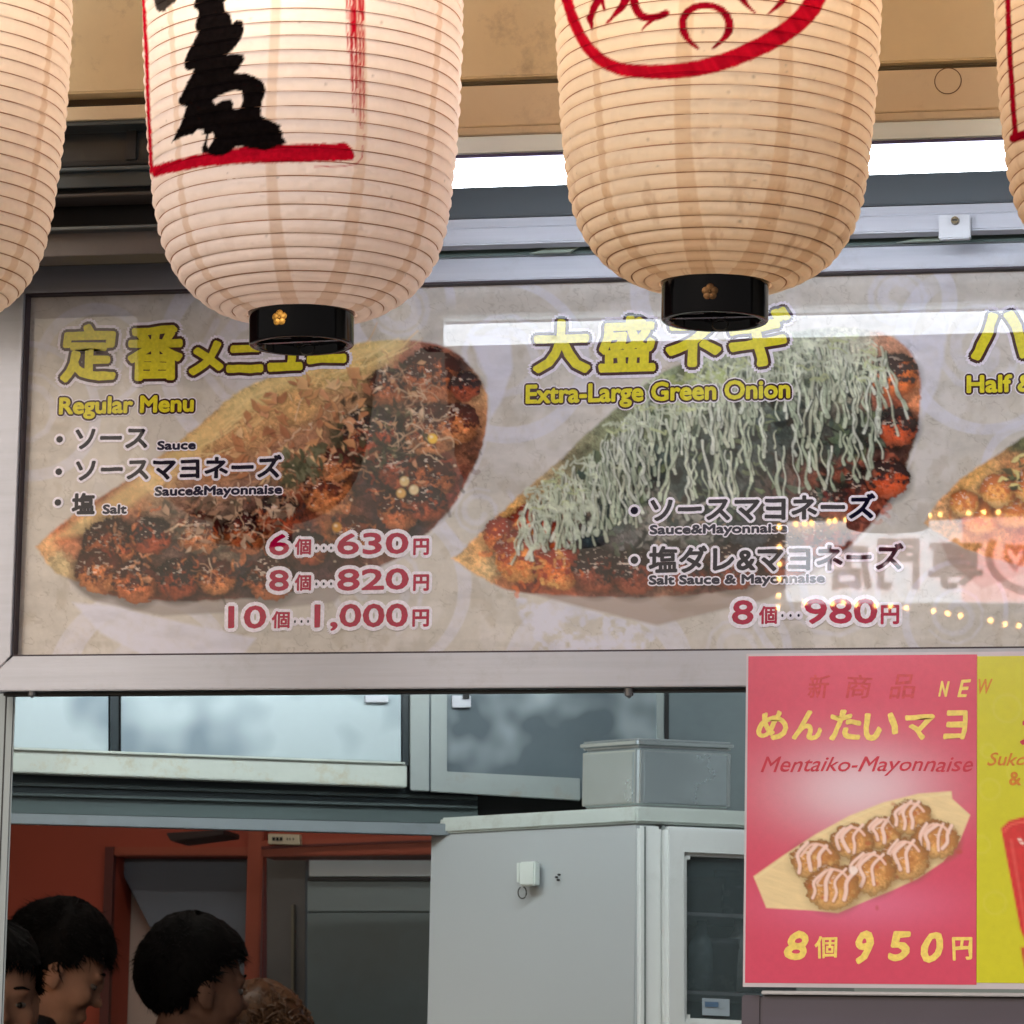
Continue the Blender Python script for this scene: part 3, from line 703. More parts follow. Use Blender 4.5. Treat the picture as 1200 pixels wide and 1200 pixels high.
    C = wiggles(C, px, py, rnd, 26, [(330, 530), (376, 522), (378, 566), (336, 572)], (4, 16), .9, (2, 5), [(84, 86, 62), (110, 108, 84), (66, 66, 48)], .8, .4)
    C = wiggles(C, px, py, rnd, 40, [(440, 470), (500, 450), (520, 520), (450, 545)], (8, 30), .1, (.9, 1.8), [(214, 178, 146), (190, 150, 120)], .75, .6)
    for x, y, c_ in ((474, 564, (228, 196, 140)), (485, 574, (232, 206, 160)), (470, 578, (220, 170, 100)), (507, 514, (240, 190, 70)), (395, 618, (206, 140, 50))):
        C = blob(C, px, py, x, y, 5.6, 5.8, c_, .95); C = blob(C, px, py, x - 1.5, y - 2, 2, 1.6, (246, 232, 200), .7)
    # small bright glints
    for k in range(70):
        x, y = rnd.uniform(105, 540), rnd.uniform(420, 690)
        if y < 690 - (x - 100) * .62 - 30 or y > 700 - max(0, (x - 380)) * .55: continue
        C = blob(C, px, py, x, y, rnd.uniform(.8, 2), rnd.uniform(.8, 1.6), (240, 214, 186), .55, 0, .8)
    # second boat: leek strands under mayonnaise strings
    for i, (x, y, r) in enumerate(((592, 628, 26), (625, 612, 26), (612, 652, 34), (656, 664, 30), (700, 668, 30), (745, 670, 30), (1046, 440, 30), (1050, 500, 26), (1012, 575, 30), (975, 590, 28), (1040, 560, 26), (800, 668, 30), (860, 664, 30), (920, 652, 30), (965, 630, 28))):
        C = ball(C, px, py, x, y, r, 700 + i, ((226, 116, 56), (206, 84, 46), (236, 140, 70))[i % 3] if x < 680 or x > 1030 else (140, 66, 50), (240, 172, 104) if x < 680 else (176, 96, 70), (150, 52, 36) if x < 680 else (52, 36, 38))
    C = wiggles(C, px, py, rnd, 150, [(640, 575), (760, 460), (900, 400), (1040, 400), (1030, 500), (960, 590), (850, 600), (720, 640)], (6, 20), 1.3, (2, 6), [(40, 52, 52), (66, 82, 80), (96, 110, 84), (52, 66, 60), (130, 140, 100)], .6, .5)
    C = wiggles(C, px, py, rnd, 60, [(560, 650), (610, 595), (660, 640), (700, 680), (600, 690)], (5, 16), .2, (2, 5), [(240, 150, 70), (196, 76, 40), (226, 108, 50), (246, 190, 110), (150, 60, 40)], .55, .6)
    C = wiggles(C, px, py, rnd, 50, [(960, 560), (1050, 520), (1040, 600), (960, 650)], (5, 16), .2, (2, 5), [(176, 84, 60), (130, 50, 44), (200, 110, 84)], .5, .6)
    def top_y(x): return np.interp(x, [608, 640, 680, 720, 770, 830, 900, 980, 1040], [598, 562, 540, 498, 450, 424, 404, 396, 404])
    def bot_y(x): return np.interp(x, [608, 650, 700, 760, 800, 860, 920, 980, 1040], [640, 630, 622, 575, 590, 586, 590, 575, 520])
    C = flakes(C, px, py, rnd, 260, [(700, 620), (780, 500), (900, 430), (1030, 430), (1035, 520), (970, 590), (850, 640), (740, 650)], (8, 26), [(26, 34, 36), (44, 58, 58), (74, 90, 78), (20, 26, 30), (104, 116, 96), (60, 50, 44)], .7)
    C = flakes(C, px, py, rnd, 40, [(745, 585), (850, 590), (850, 645), (745, 645)], (6, 20), [(196, 190, 180), (150, 146, 140), (176, 150, 130)], .6)
    C = flakes(C, px, py, rnd, 140, [(640, 590), (760, 470), (900, 410), (1030, 410), (1030, 500), (960, 570), (850, 600), (700, 630)], (8, 22), [(36, 48, 48), (60, 76, 72), (92, 108, 84), (28, 36, 40), (120, 132, 96)], .75)
    for k in range(420):
        x = rnd.uniform(608, 1040); t, bq = top_y(x), bot_y(x); dense = rnd.random()
        y = t + (rnd.random() * 34 if dense < .38 else rnd.random() * (bq - t) * .85); ln = min(rnd.uniform(16, 74), bq - y + rnd.uniform(0, 24))
        if ln < 8: continue
        pts = [(x, y)]; dx = rnd.gauss(.06, .16); ph = rnd.uniform(0, 6); am = rnd.uniform(.8, 3.0); fq_ = rnd.uniform(.10, .26)
        for q in range(8):
            x += dx * ln / 8; y += ln / 8; pts.append((x + am * math.sin(y * fq_ + ph), y))
        f_ = np.clip((y - t) / 110, 0, 1); col = rnd.choice([(214, 218, 198), (198, 206, 180), (224, 226, 212), (178, 188, 164), (204, 206, 182)])
        w = rnd.uniform(1.3, 3.3); P = smooth_pts(pts, 3)
        ws = w * (.7 + .5 * np.abs(np.sin(np.linspace(0, 5, len(P)) + ph))); ws[-4:] = w * 1.55
        C = over_s(C, px, py, [(a_ + 1.6, b_ + 1.0) for a_, b_ in P], ws + .6, (40, 48, 46), .5)
        C = over_s(C, px, py, P, ws, col, .85)
    for k in range(170):   # sideways strings along the ridge and clots
        x = rnd.uniform(612, 1035); y = rnd.uniform(top_y(x) - 6, top_y(x) + 46); s_ = rnd.choice([-1, 1])
        pts = [(x + s_ * q * rnd.uniform(2, 6), y + rnd.gauss(0, 2.5) + q * 1.2) for q in range(5)]
        C = over_s(C, px, py, smooth_pts(pts, 3), rnd.uniform(1.8, 3.4), rnd.choice([(212, 216, 196), (200, 206, 180), (190, 196, 150)]), .8)
    for k in range(46):
        x = rnd.uniform(610, 700); y = rnd.uniform(bot_y(x) - 40, bot_y(x) + 6)
        C = blob(C, px, py, x, y, rnd.uniform(2, 6), rnd.uniform(2, 5), (206, 212, 190), .75, rnd.uniform(0, 3))
    for k in range(14):
        C = blob(C, px, py, rnd.uniform(785, 850), rnd.uniform(435, 452), rnd.uniform(3, 7), rnd.uniform(2, 4), (178, 190, 120), .7, rnd.uniform(0, 3))
    reg = poly_mask(px, py, [(600, 590), (700, 500), (800, 430), (950, 395), (1075, 400), (1075, 520), (1010, 620), (850, 690), (620, 690), (560, 660)], 4)
    ys_, xs_ = np.where(reg > 0); sl = (slice(ys_.min(), ys_.max() + 1), slice(xs_.min(), xs_.max() + 1)); X = px[sl]; Y = py[sl]; mul = np.ones(X.shape)
    for sz, an_, k_ in ((12, 1.2, .16), (6, .6, .15), (3.2, 1.0, .08)):
        _, _, cr_, cd_ = cells(X + 6 * (fbm(X / 6, Y / 6, 63, 2) - .5), Y + 6 * (fbm(X / 6, Y / 6, 64, 2) - .5), sz, int(sz) + 3, an_, 1.7); mul = mul * (1 + k_ * 2 * (cr_ - .52) - .08 * cd_)
    mul = np.clip(mul, .3, 1.5); C[sl] = C[sl] * (1 + (mul - 1) * reg[sl])[..., None]
    C = wiggles(C, px, py, rnd, 30, [(1085, 612), (1180, 540), (1210, 540), (1210, 600)], (5, 16), .2, (2, 5), [(246, 200, 120), (226, 130, 64), (206, 106, 50)], .6, .6)
    C = wiggles(C, px, py, rnd, 16, [(1172, 552), (1215, 540), (1215, 575), (1185, 575)], (6, 16), .6, (1.5, 3), [(70, 74, 44), (110, 110, 60), (214, 196, 110)], .9, .3)
    for i, (x, y, r) in enumerate(((1150, 606, 24), (1190, 596, 26), (1170, 575, 22), (1210, 570, 24), (1130, 590, 18))): C = ball(C, px, py, x, y, r, 900 + i, (232, 160, 84), (244, 200, 140), (200, 110, 56))
    C = flakes(C, px, py, rnd, 34, [(1165, 556), (1230, 510), (1250, 560), (1190, 590)], (6, 18), [(96, 100, 60), (232, 214, 140), (60, 66, 40), (214, 190, 120)], .85)
    # faint grime near the lower edge of the sheet
    C = C * (1 - .10 * np.clip((fbm(px / 40, py / 14, 91, 4) - .5) * 5, 0, 1))[..., None]
    return C
M_print = print_mat("banner_under_acrylic", .012, .34, .07, 1100, .014)
xs = np.concatenate([np.arange(sx0, onY(1212, 550, YS).x, .00118), np.linspace(onY(1212, 550, YS).x + .002, sx1, 60)])
zs = np.arange(sz1, sz0 - .0005, -.00118)
PX, PZ = np.meshgrid(xs, zs)
P = np.stack([PX, np.full_like(PX, YS), PZ], -1)
px_, py_ = proj_np(P)
banner = grid_mesh("banner_print", P, banner_paint(px_, py_), M_print, sign)

T_yel = flat_mat("print_yellow", (214, 200, 44)); T_brown = flat_mat("print_brown", (58, 30, 36)); T_halo = flat_mat("print_halo", (230, 222, 234))
T_navy = flat_mat("print_navy", (20, 17, 38)); T_red = flat_mat("print_crimson", (166, 8, 62)); T_white = flat_mat("print_white", (240, 232, 244))
T_navy2 = flat_mat("print_slate", (38, 36, 58))
HEAD = [(T_halo, .0104), (T_brown, .0066), (T_yel, .0028)]
SUB = [(T_halo, .0048), (T_brown, .0034), (T_yel, .0011)]
ITEM = [(T_white, .0042), (T_navy, .0011)]
SMALL = [(T_white, .0024), (T_navy2, .0008)]
NUM = [(T_white, .0058), (T_red, .0010)]
def T(s, x0, x1, yt, yb, ly, par=sign, **k): return lettering(s, YS, x0, x1, yt, yb, ly, par, **k)
T("定", 73, 134, 383, 446, HEAD, rng=.003); T("番", 151, 212, 384, 444, HEAD, off=.0008, rng=.003)
T("メ", 223, 260, 403, 438, HEAD, off=.001, rng=.002); T("ニ", 268, 306, 407, 435, HEAD, off=.0008, rng=.002); T("ュ", 316, 352, 403, 433, HEAD, off=.001, rng=.002); T("ー", 362, 404, 418, 424, HEAD, rng=.002)
T("Regular Menu", 70, 226, 467, 491, SUB)
T("・", 67, 73, 512, 518, ITEM); T("ソース", 89, 172, 504, 526, ITEM, rng=.001); T("Sauce", 185, 229, 517.5, 527, SMALL)
T("・", 66, 72, 550, 556, ITEM); T("ソースマヨネーズ", 89, 329, 538, 563, ITEM, rng=.001); T("Sauce&Mayonnaise", 182, 330, 571, 584, SMALL)
T("・", 65, 71, 586, 592, ITEM); T("塩", 85, 110, 579, 602, [(T_white, .0036), (T_navy, .0013)]); T("Salt", 121, 148, 592, 602, SMALL)
for y, q, v, xq0, xv0 in ((0, "6", "630", 316, 396), (42, "8", "820", 316, 396)):
    T(q, xq0, xq0 + 22, 627 + y, 650 + y, NUM, rng=.001); T("個", 346, 364, 632 + y, 650 + y, [(T_white, .0046), (T_red, .0007)], off=.0009); T("・・・", 370, 389, 641 + y, 644 + y, [(T_white, .0042), (T_navy2, .0004)])
    T(v, xv0, 478, 626 + y, 649.5 + y, NUM, off=.0009, rng=.001); T("円", 485, 502, 632 + y, 650 + y, [(T_white, .0046), (T_red, .0009)])
T("10", 268, 311, 711, 736, NUM, rng=.001); T("個", 319, 339, 717, 736, [(T_white, .0046), (T_red, .0007)], off=.0009); T("・・・", 345, 362, 727, 730, [(T_white, .0042), (T_navy2, .0004)])
T("1,000", 369, 477, 709, 739, NUM, off=.0009, rng=.001); T("円", 484, 502, 715, 734, [(T_white, .0046), (T_red, .0009)])
T("大", 627, 689, 378, 436, HEAD, rng=.003); T("盛", 704, 765, 374, 434, HEAD, off=.001, rng=.003); T("ネ", 782, 842, 370, 428, HEAD, rng=.003); T("ギ", 856, 924, 364, 428, HEAD, off=.001, rng=.003)
T("Extra-Large Green Onion", 617, 925, 452, 479, SUB)
T("・", 740, 747, 595, 602, ITEM); T("ソースマヨネーズ", 763, 1025, 583, 611, ITEM, rng=.001); T("Sauce&Mayonnaise", 762, 922, 616, 629, SMALL)
T("・", 740, 747, 653, 660, ITEM); T("塩ダレ&マヨネーズ", 761, 1058, 641, 671, ITEM, rng=.001); T("Salt Sauce & Mayonnaise", 761, 966, 675, 688, SMALL)
T("8", 859, 882, 704, 731, NUM, rng=.001); T("個", 890, 910, 711, 731, [(T_white, .0046), (T_red, .0007)], off=.0009); T("・・・", 916, 937, 720, 723, [(T_white, .0042), (T_navy2, .0004)])
T("980", 944, 1027, 703, 731, NUM, off=.0009, rng=.001); T("円", 1033, 1053, 710, 731, [(T_white, .0046), (T_red, .0009)])
T("ハ", 1140, 1206, 368, 420, HEAD, rng=.003); T("ーフ", 1216, 1330, 366, 420, HEAD, rng=.003)
T("Half & Half", 1134, 1276, 441, 460, SUB)

# ------------------------------------------------------------------ paper lanterns
def paper_mat(name, trans=.42):
    m = bpy.data.materials.new(name); m.use_nodes = True
    nt = m.node_tree; N = nt.nodes; K = nt.links; b = N["Principled BSDF"]; out = N["Material Output"]
    at = N.new("ShaderNodeAttribute"); at.attribute_name = "print"
    tc = N.new("ShaderNodeTexCoord"); nz = N.new("ShaderNodeTexNoise"); nz.inputs["Scale"].default_value = 46; nz.inputs["Detail"].default_value = 7; nz.inputs["Roughness"].default_value = .7
    K.new(tc.outputs["Object"], nz.inputs["Vector"])
    mr = N.new("ShaderNodeMapRange"); mr.inputs[3].default_value = .93; mr.inputs[4].default_value = 1.06; K.new(nz.outputs[0], mr.inputs[0])
    sc = N.new("ShaderNodeVectorMath"); sc.operation = 'SCALE'; K.new(at.outputs["Color"], sc.inputs[0]); K.new(mr.outputs[0], sc.inputs["Scale"])
    K.new(sc.outputs[0], b.inputs["Base Color"]); b.inputs["Roughness"].default_value = .7; b.inputs["Specular IOR Level"].default_value = .0
    tr = N.new("ShaderNodeBsdfTranslucent"); K.new(sc.outputs[0], tr.inputs[0])
    n2 = N.new("ShaderNodeTexNoise"); n2.inputs["Scale"].default_value = 70; n2.inputs["Detail"].default_value = 5; K.new(tc.outputs["Object"], n2.inputs["Vector"])
    bp = N.new("ShaderNodeBump"); bp.inputs["Strength"].default_value = .22; bp.inputs["Distance"].default_value = .0015; K.new(n2.outputs[0], bp.inputs["Height"]); K.new(bp.outputs[0], b.inputs["Normal"])
    mx = N.new("ShaderNodeMixShader"); mx.inputs[0].default_value = trans
    K.new(b.outputs[0], mx.inputs[1]); K.new(tr.outputs[0], mx.inputs[2]); K.new(mx.outputs[0], out.inputs[0])
    return m
M_paper = paper_mat("lantern_paper")
M_lacq = mat("black_lacquer", (10, 10, 12), .12, 0, .1, 8, .05, 60, spec=.6, rvar=.05)
M_under = mat("cap_underside", (26, 18, 22), .25, 0, .2, 20)
M_gold = mat("gold_leaf", (176, 132, 62), .35, .85, .2, 90, .3, 200)
prof_px = [(0, 60), (2, 76), (6, 92), (12, 105), (19, 117), (28, 129), (39, 140), (53, 150), (72, 160), (98, 168.5), (130, 174.5), (168, 179), (210, 183), (265, 186.5), (330, 189.5), (400, 190.5)]
LS = 4.3 / 4.1
SC = .000849 * LS
PH = np.array([p[0] for p in prof_px]) * SC; PR = np.array([p[1] for p in prof_px]) * SC
HL = 2 * PH[-1]
def lant_r(h):
    h = np.asarray(h, float); return np.interp(np.where(h > HL / 2, HL - h, h), PH, PR)
hh = np.linspace(0, HL, 4000); rr = lant_r(hh)
# round the profile a little so that it has no kinks
ker = np.hanning(61); ker /= ker.sum(); rr = np.convolve(np.pad(rr, 30, mode='edge'), ker, 'valid')
arc = np.concatenate([[0], np.cumsum(np.hypot(np.diff(hh), np.diff(rr)))])
PITCH_R = .0141 * LS; NR = int(round(arc[-1] / PITCH_R)); PITCH_R = arc[-1] / NR
_j = np.random.RandomState(3).uniform(-.07, .07, NR + 1); _j[0] = _j[-1] = 0
ring_s = (np.arange(NR + 1) + _j) * PITCH_R
ring_h = np.interp(ring_s, arc, hh); ring_r = np.interp(ring_h, hh, rr)
M_ribc = paper_mat("lantern_rib", .1)
def rib_object(root, c, h, q, tilt_, ink, ct_, st_):
    n, m_ = 120, 4; i = np.arange(n)[:, None] * 2 * math.pi / n; t = np.arange(m_)[None, :] * 2 * math.pi / m_
    rad = q + .00062 * np.cos(t) + 0 * i
    X = rad * np.cos(i); Y = rad * np.sin(i); Z = .00062 * np.sin(t) + 0 * i
    Z = Z + X * tilt_[0] + Y * tilt_[1]
    W = np.stack([c.x + X * ct_ + (h + Z) * st_, c.y + Y, c.z - X * st_ + (h + Z) * ct_], -1)
    px, py = proj_np(W)
    C = np.ones(W.shape) * lin((178, 134, 108)) * (.8 + .4 * fbm(i * 9 + 0 * t, h * 300 + 0 * i + 0 * t, 3, 3))[..., None]
    C2 = ink(C.copy(), px, py); fr = (Y < q * .1); C = np.where(fr[..., None], C2, C)
    me = bpy.data.meshes.new("rib"); me.vertices.add(n * m_); me.vertices.foreach_set("co", np.stack([X, Y, Z], -1).reshape(-1).astype(np.float32))
    idx = np.arange(n * m_).reshape(n, m_); a_ = idx; b_ = np.roll(idx, -1, 1); c_ = np.roll(np.roll(idx, -1, 0), -1, 1); d_ = np.roll(idx, -1, 0)
    Q = np.stack([a_, d_, c_, b_], -1).reshape(-1, 4)
    me.loops.add(Q.size); me.loops.foreach_set("vertex_index", Q.reshape(-1).astype(np.int32)); me.polygons.add(len(Q)); me.polygons.foreach_set("loop_start", np.arange(0, Q.size, 4, dtype=np.int32)); me.update(calc_edges=True)
    at = me.color_attributes.new("print", 'FLOAT_COLOR', 'POINT'); at.data.foreach_set("color", np.concatenate([np.clip(C, 0, 1), np.ones((n, m_, 1))], -1).reshape(-1).astype(np.float32))
    me.materials.append(M_ribc); me.polygons.foreach_set("use_smooth", [True] * len(Q))
    r = bpy.data.objects.new("rib", me); COL.objects.link(r); r.parent = root; r.location = (0, 0, h)

def streaks(C, px, py, pts, w, col, a, seed, dens=.5):
    m = stroke_mask(px, py, pts, w, 1.0); n = fbm(px / 1.6, py / 28, seed, 3)
    return over(C, m * np.clip((n - dens) * 9 + .5, 0, 1), col, a)
def tr(pts, sc=2.927, ox=150, oy=0): return [(ox + p[0] / sc, oy + p[1] / sc) for p in pts]
RED = lin((176, 14, 40)); RED2 = lin((132, 8, 30)); INK = lin((16, 13, 14))
def ink0(C, px, py): return C
def ink1(C, px, py):
    n = fbm(px / 3, py / 3, 5, 3); jx = px + (n - .5) * 2.2; jy = py + (fbm(px / 3, py / 3, 8, 3) - .5) * 2.2
    C = over(C, stroke_mask(jx, jy, tr([(44, -200), (52, 0), (58, 90), (64, 200), (68, 330), (74, 450), (80, 590)]), 4.6, 1), RED, 1.0)
    C = over(C, poly_mask(jx, jy, tr([(80, 572), (160, 548), (250, 528), (400, 503), (560, 495), (700, 492), (745, 488), (768, 508), (778, 535), (770, 551), (600, 556), (450, 560), (350, 564), (250, 574), (160, 590), (85, 610)]), 1), RED * (.7 + .6 * n)[..., None], 1.0)
    C = over(C, stroke_mask(px, py, tr([(640, 572), (740, 570), (785, 562), (803, 540), (806, 500)]), 1.4, .7), RED, .8)
    for x0_, y1_, w in ((751, 180, 2.4), (768, 385, 3.0), (762, 280, 2.0), (782, 300, 2.2), (792, 430, 1.8), (807, 490, 2.6), (796, 440, 2.2), (779, 400, 2.6), (775, 150, 4.5), (800, 120, 2.0)):
        C = streaks(C, px, py, tr([(x0_ - 8, -160), (x0_, 0), (x0_ + 2, y1_ * .6), (x0_ + 4, y1_)]), [w, w, w * .9, w * .4], RED, 1.0, int(x0_), .30)
    G = tr([(215, -190), (360, -200), (352, -120), (330, -60), (352, -12), (330, 8), (332, 34), (352, 50), (358, 80), (372, 68), (394, 72), (398, 108), (384, 140), (362, 168), (342, 188), (372, 184), (396, 186), (400, 204), (384, 228), (366, 252), (400, 251), (436, 262), (464, 281), (473, 310), (462, 340), (455, 372), (457, 396), (482, 410), (505, 420), (524, 430), (520, 445), (532, 458), (528, 470), (545, 488), (528, 500), (500, 506), (470, 516), (428, 511), (398, 503), (370, 503), (350, 522), (322, 534), (300, 536), (272, 527), (256, 525), (252, 505), (262, 490), (268, 462), (248, 458), (230, 458), (204, 464), (184, 471), (150, 488), (163, 460), (176, 436), (186, 410), (200, 366), (182, 360), (172, 354), (176, 338), (186, 322), (204, 282), (226, 240), (206, 242), (194, 234), (192, 212), (204, 182), (222, 148), (236, 122), (240, 112), (229, 98), (232, 76), (243, 48), (238, 34), (225, 26), (229, 4), (236, -30), (218, -80), (228, -130)])
    m = poly_mask(jx, jy, G, .9)
    for Hh in ([(290, 344), (312, 330), (340, 317), (368, 310), (390, 313), (394, 345), (384, 372), (372, 376), (358, 371), (362, 356), (352, 340), (325, 344), (300, 358)], [(276, 462), (290, 455), (296, 466), (290, 486), (276, 506), (270, 496)], [(228, 455), (238, 444), (258, 445), (260, 456), (244, 458), (234, 464)]):
        m = np.clip(m - poly_mask(px, py, tr(Hh), .8), 0, 1)
    C = over(C, m, INK * (.5 + n)[..., None], 1.0)
    C = over(C, poly_mask(jx, jy, tr([(84, -60), (172, -40), (168, 2), (150, 16), (134, 26), (130, 38), (106, 42), (98, 34), (92, 18)]), 1), INK * 1.3, .97)
    return C
def ink2(C, px, py):
    n = fbm(px / 4, py / 4, 15, 3); jx = px + (n - .5) * 1.6; jy = py + (fbm(px / 4, py / 4, 18, 3) - .5) * 1.6
    q = lambda p: tr(p, 2.927, 640)
    band = (.62 + .75 * fbm(px / 5 - py / 9, py / 30, 77, 3))[..., None]
    ring = smooth_pts(q([(70, -420), (40, -260), (40, -100), (74, 10), (102, 90), (140, 158), (195, 210), (262, 238), (350, 246), (440, 244), (540, 230), (640, 200), (740, 156), (826, 106), (888, 52), (926, -12), (950, -110), (930, -260)]), 6)
    w = np.interp(np.linspace(0, 1, len(ring)), [0, .25, .42, .55, .75, .9, 1], [12, 13, 15.5, 18, 22, 24, 20])
    C = over(C, stroke_mask(jx, jy, ring, w, 1.1), RED * band, 1.0)
    top = smooth_pts(q([(931, -240), (905, -430), (740, -570), (490, -610), (240, -560), (100, -450), (68, -400)]), 6); C = over(C, stroke_mask(jx, jy, top, 17, 1.1), RED * band, 1.0)
    arcp = smooth_pts(q([(522, 166), (492, 142), (472, 108), (470, 66), (496, 32), (540, 18), (590, 28), (622, 60), (628, 100), (606, 136), (572, 166)]), 5)
    C = over(C, stroke_mask(jx, jy, arcp, np.interp(np.linspace(0, 1, len(arcp)), [0, .2, .5, .8, 1], [3, 9.5, 8, 10, 2.5]), .9), RED2 * (1.1 * band), 1.0)
    for pts, w0, w1 in (([(148, 62), (158, 100)], 8, 2), ([(190, -20), (168, 20), (152, 66), (156, 84)], 11, 5), ([(188, -10), (200, 34)], 7, 3), ([(276, -14), (262, 20), (234, 52), (204, 84)], 12, 2), ([(300, -20), (306, 24), (330, 56), (372, 60), (412, 44)], 11, 8), ([(380, 56), (352, 78), (330, 102)], 6, 2), ([(664, -14), (688, 16), (718, 46)], 9, 2), ([(820, -16), (800, 14), (762, 48)], 11, 2), ([(250, -140), (240, -60), (276, -14)], 12, 12), ([(560, -150), (555, -60), (600, -40), (660, -60)], 12, 9)):
        P = smooth_pts(q(pts), 5); C = over(C, stroke_mask(jx, jy, P, np.linspace(w0, w1, len(P)), .9), RED2 * (1.15 * band), 1.0)
    return C
def ink3(C, px, py):
    n = fbm(px / 3, py / 3, 25, 3); jx = px + (n - .5) * 1.6
    C = over(C, stroke_mask(jx, py, [(1180, -60), (1181, 0), (1183, 60), (1187, 120), (1190, 160)], 6.5, 1), RED2 * 1.2, 1.0)
    C = over(C, stroke_mask(jx, py, [(1188, 162), (1200, 158), (1240, 148), (1300, 143)], 11, 1), RED2 * 1.2, 1.0)
    return C
def lantern(cpx, cpy, base, label, ink, seams, cap_h, emb, watt, grime, bulb_h, warm, tilt=0.0, gold=None):
    Yl = 4.3; cap_h = cap_h * LS
    c = onY(cpx, cpy, Yl)
    root = thing("paper_lantern", label, "lantern", c, "ribbed paper lanterns hanging in front of the menu sign")
    phi0 = math.atan2(CAM[1] - c.y, CAM[0] - c.x)
    an = np.concatenate([np.linspace(-1.62, 1.62, 330)[:-1], np.linspace(1.62, 2 * math.pi - 1.62, 60)]) + phi0
    hs = []
    for k in range(NR):
        a, bq = ring_h[k], ring_h[k + 1]
        low = ring_h[k] < .36
        hs += list(np.linspace(a, bq, 10 if low else 5)[:-1])
    hs.append(HL); hs = np.array(hs); ss = np.interp(hs, hh, arc)
    fr = np.interp(ss, ring_s, np.arange(NR + 1)) % 1.0; fr = np.where(fr > .9999, 0, fr); bul = .0030 * np.sin(np.pi * np.clip(fr, 0, 1)) ** .6
    bul[0] = bul[-1] = 0
    R = np.interp(hs, hh, rr); dr = np.gradient(R, np.maximum(hs, 0) + np.arange(len(hs)) * 1e-9)
    nn = np.hypot(1, dr); An, Hh = np.meshgrid(an, hs)
    # gently out of round, cells buckle a little between the ribs
    rnd_ = fbm(An * 3.2 + cpx, Hh * 14, 5, 3) - .5
    pk = fbm(An * 16 + cpx, (Hh / PITCH_R), 9, 3) - .5
    RR_ = (R / 1)[:, None] + (bul / nn)[:, None] * (1 + .9 * pk) + .0022 * rnd_ + .0008 * pk * np.sin(np.pi * fr)[:, None]
    ZZ = Hh - (bul * dr / nn)[:, None] * 1.0
    P = np.stack([c.x + RR_ * np.cos(An), c.y + RR_ * np.sin(An), c.z + ZZ], -1)
    ct_, st_ = math.cos(tilt), math.sin(tilt); D0 = P - np.array(c)
    px, py = proj_np(np.stack([c.x + D0[..., 0] * ct_ + D0[..., 2] * st_, P[..., 1], c.z - D0[..., 0] * st_ + D0[..., 2] * ct_], -1))
    tone = lin(base); n1 = fbm(An * 3, Hh * 9, int(cpx) % 97, 4); n2 = fbm(An * 30, Hh * 220, 3, 3)
    C = np.ones(P.shape) * tone * (.96 + .07 * n1 + .03 * (n2 - .5))[..., None]
    # lapped paper seams, widening where the panels taper
    for (az, w) in seams:
        d = ((An - phi0 - az + math.pi) % (2 * math.pi) - math.pi) * 1.0
        ww = w / np.maximum(R[:, None], .03) * np.interp(Hh, [0, .05, .12, .4], [1.5, 1.25, 1.0, .85])
        dd = d + .02 * np.sin(Hh * 18 + az * 5)
        m = np.clip((ww - np.abs(dd)) / .012 + .5, 0, 1)
        C = over(C, m, tone * np.array([.80, .70, .60]), .72)
    # dirt caught along the ribs and near the cap
    rim = np.clip(1 - np.minimum(fr, 1 - fr) / .16, 0, 1)[:, None]
    C = over(C, rim * np.clip(.35 + fbm(An * 14, Hh * 60, 41, 3), 0, 1), tone * np.array([.66, .52, .42]), .16 + .16 * grime)
    C = over(C, np.clip((fbm(An * 10, Hh * 40, 61, 5) - .60) * 9, 0, 1) * np.clip(1.15 - Hh / .14, 0.12, 1), tone * np.array([.52, .36, .24]), .55 * grime)
    spots = random.Random(int(cpx))
    for k in range(int(26 * (1 + grime))):
        a_, h_ = phi0 + spots.uniform(-1.4, 1.4), spots.uniform(.02, .36); s_ = spots.uniform(.0008, .0022)
        d = np.hypot((An - a_) * R[:, None], (Hh - h_) * spots.uniform(.7, 1.8)); C = over(C, np.clip(1.3 - d / s_, 0, 1), tone * .45, .6)
    front = (np.cos(An - phi0) > -.08)
    C2 = ink(C.copy(), px, py); C = np.where(front[..., None], C2, C)
    o = grid_mesh("paper_shade", P, C, M_paper, root); smooth(o)
    for k in range(1, NR):
        rk = random.Random(k * 7 + int(cpx)); rib_object(root, c, float(ring_h[k]), float(np.interp(ring_h[k], hh, rr)) + .0003, (rk.uniform(-.004, .004), rk.uniform(-.004, .004)), ink, ct_, st_)
    # lower lacquer cap
    ro = .0532 * LS; bb = B()
    bb.lathe([(ro - .009, .004), (ro + .0008, .004), (ro + .0014, .001), (ro, -.002), (ro, -cap_h + .0015), (ro - .0012, -cap_h), (ro - .0075, -cap_h), (ro - .009, -cap_h + .002), (ro - .009, .004)], c, 96)
    smooth(bb.build("lower_cap", M_lacq, root))
    bb = B(); bb.lathe([(0.012, -cap_h + .012), (0.012, -cap_h + .009), (ro - .009, -cap_h + .009), (ro - .009, -cap_h + .012)], c, 64); bb.build("cap_plate", M_under, root)
    bb = B(); bb.box(c.x - ro + .008, c.x + ro - .008, c.y - .004, c.y + .004, c.z - cap_h + .004, c.z - cap_h + .0075); bb.build("cross_bar", M_lacq, root, bevel=.0006)
    cl = c + Vector((.006, .0, -cap_h - .004)); bb = B(); bb.tube([cl + Vector((.0085 * math.cos(t), .002 * math.sin(t), .0065 * math.sin(t))) for t in np.linspace(0, 2 * math.pi, 20)], .0009, 6, cap=False)
    bb.build("wire_loop", mat("loop_wire", (70, 68, 66), .4, .6), root)
    # upper cap, hook
    ct = c + Vector((0, 0, HL)); bb = B()
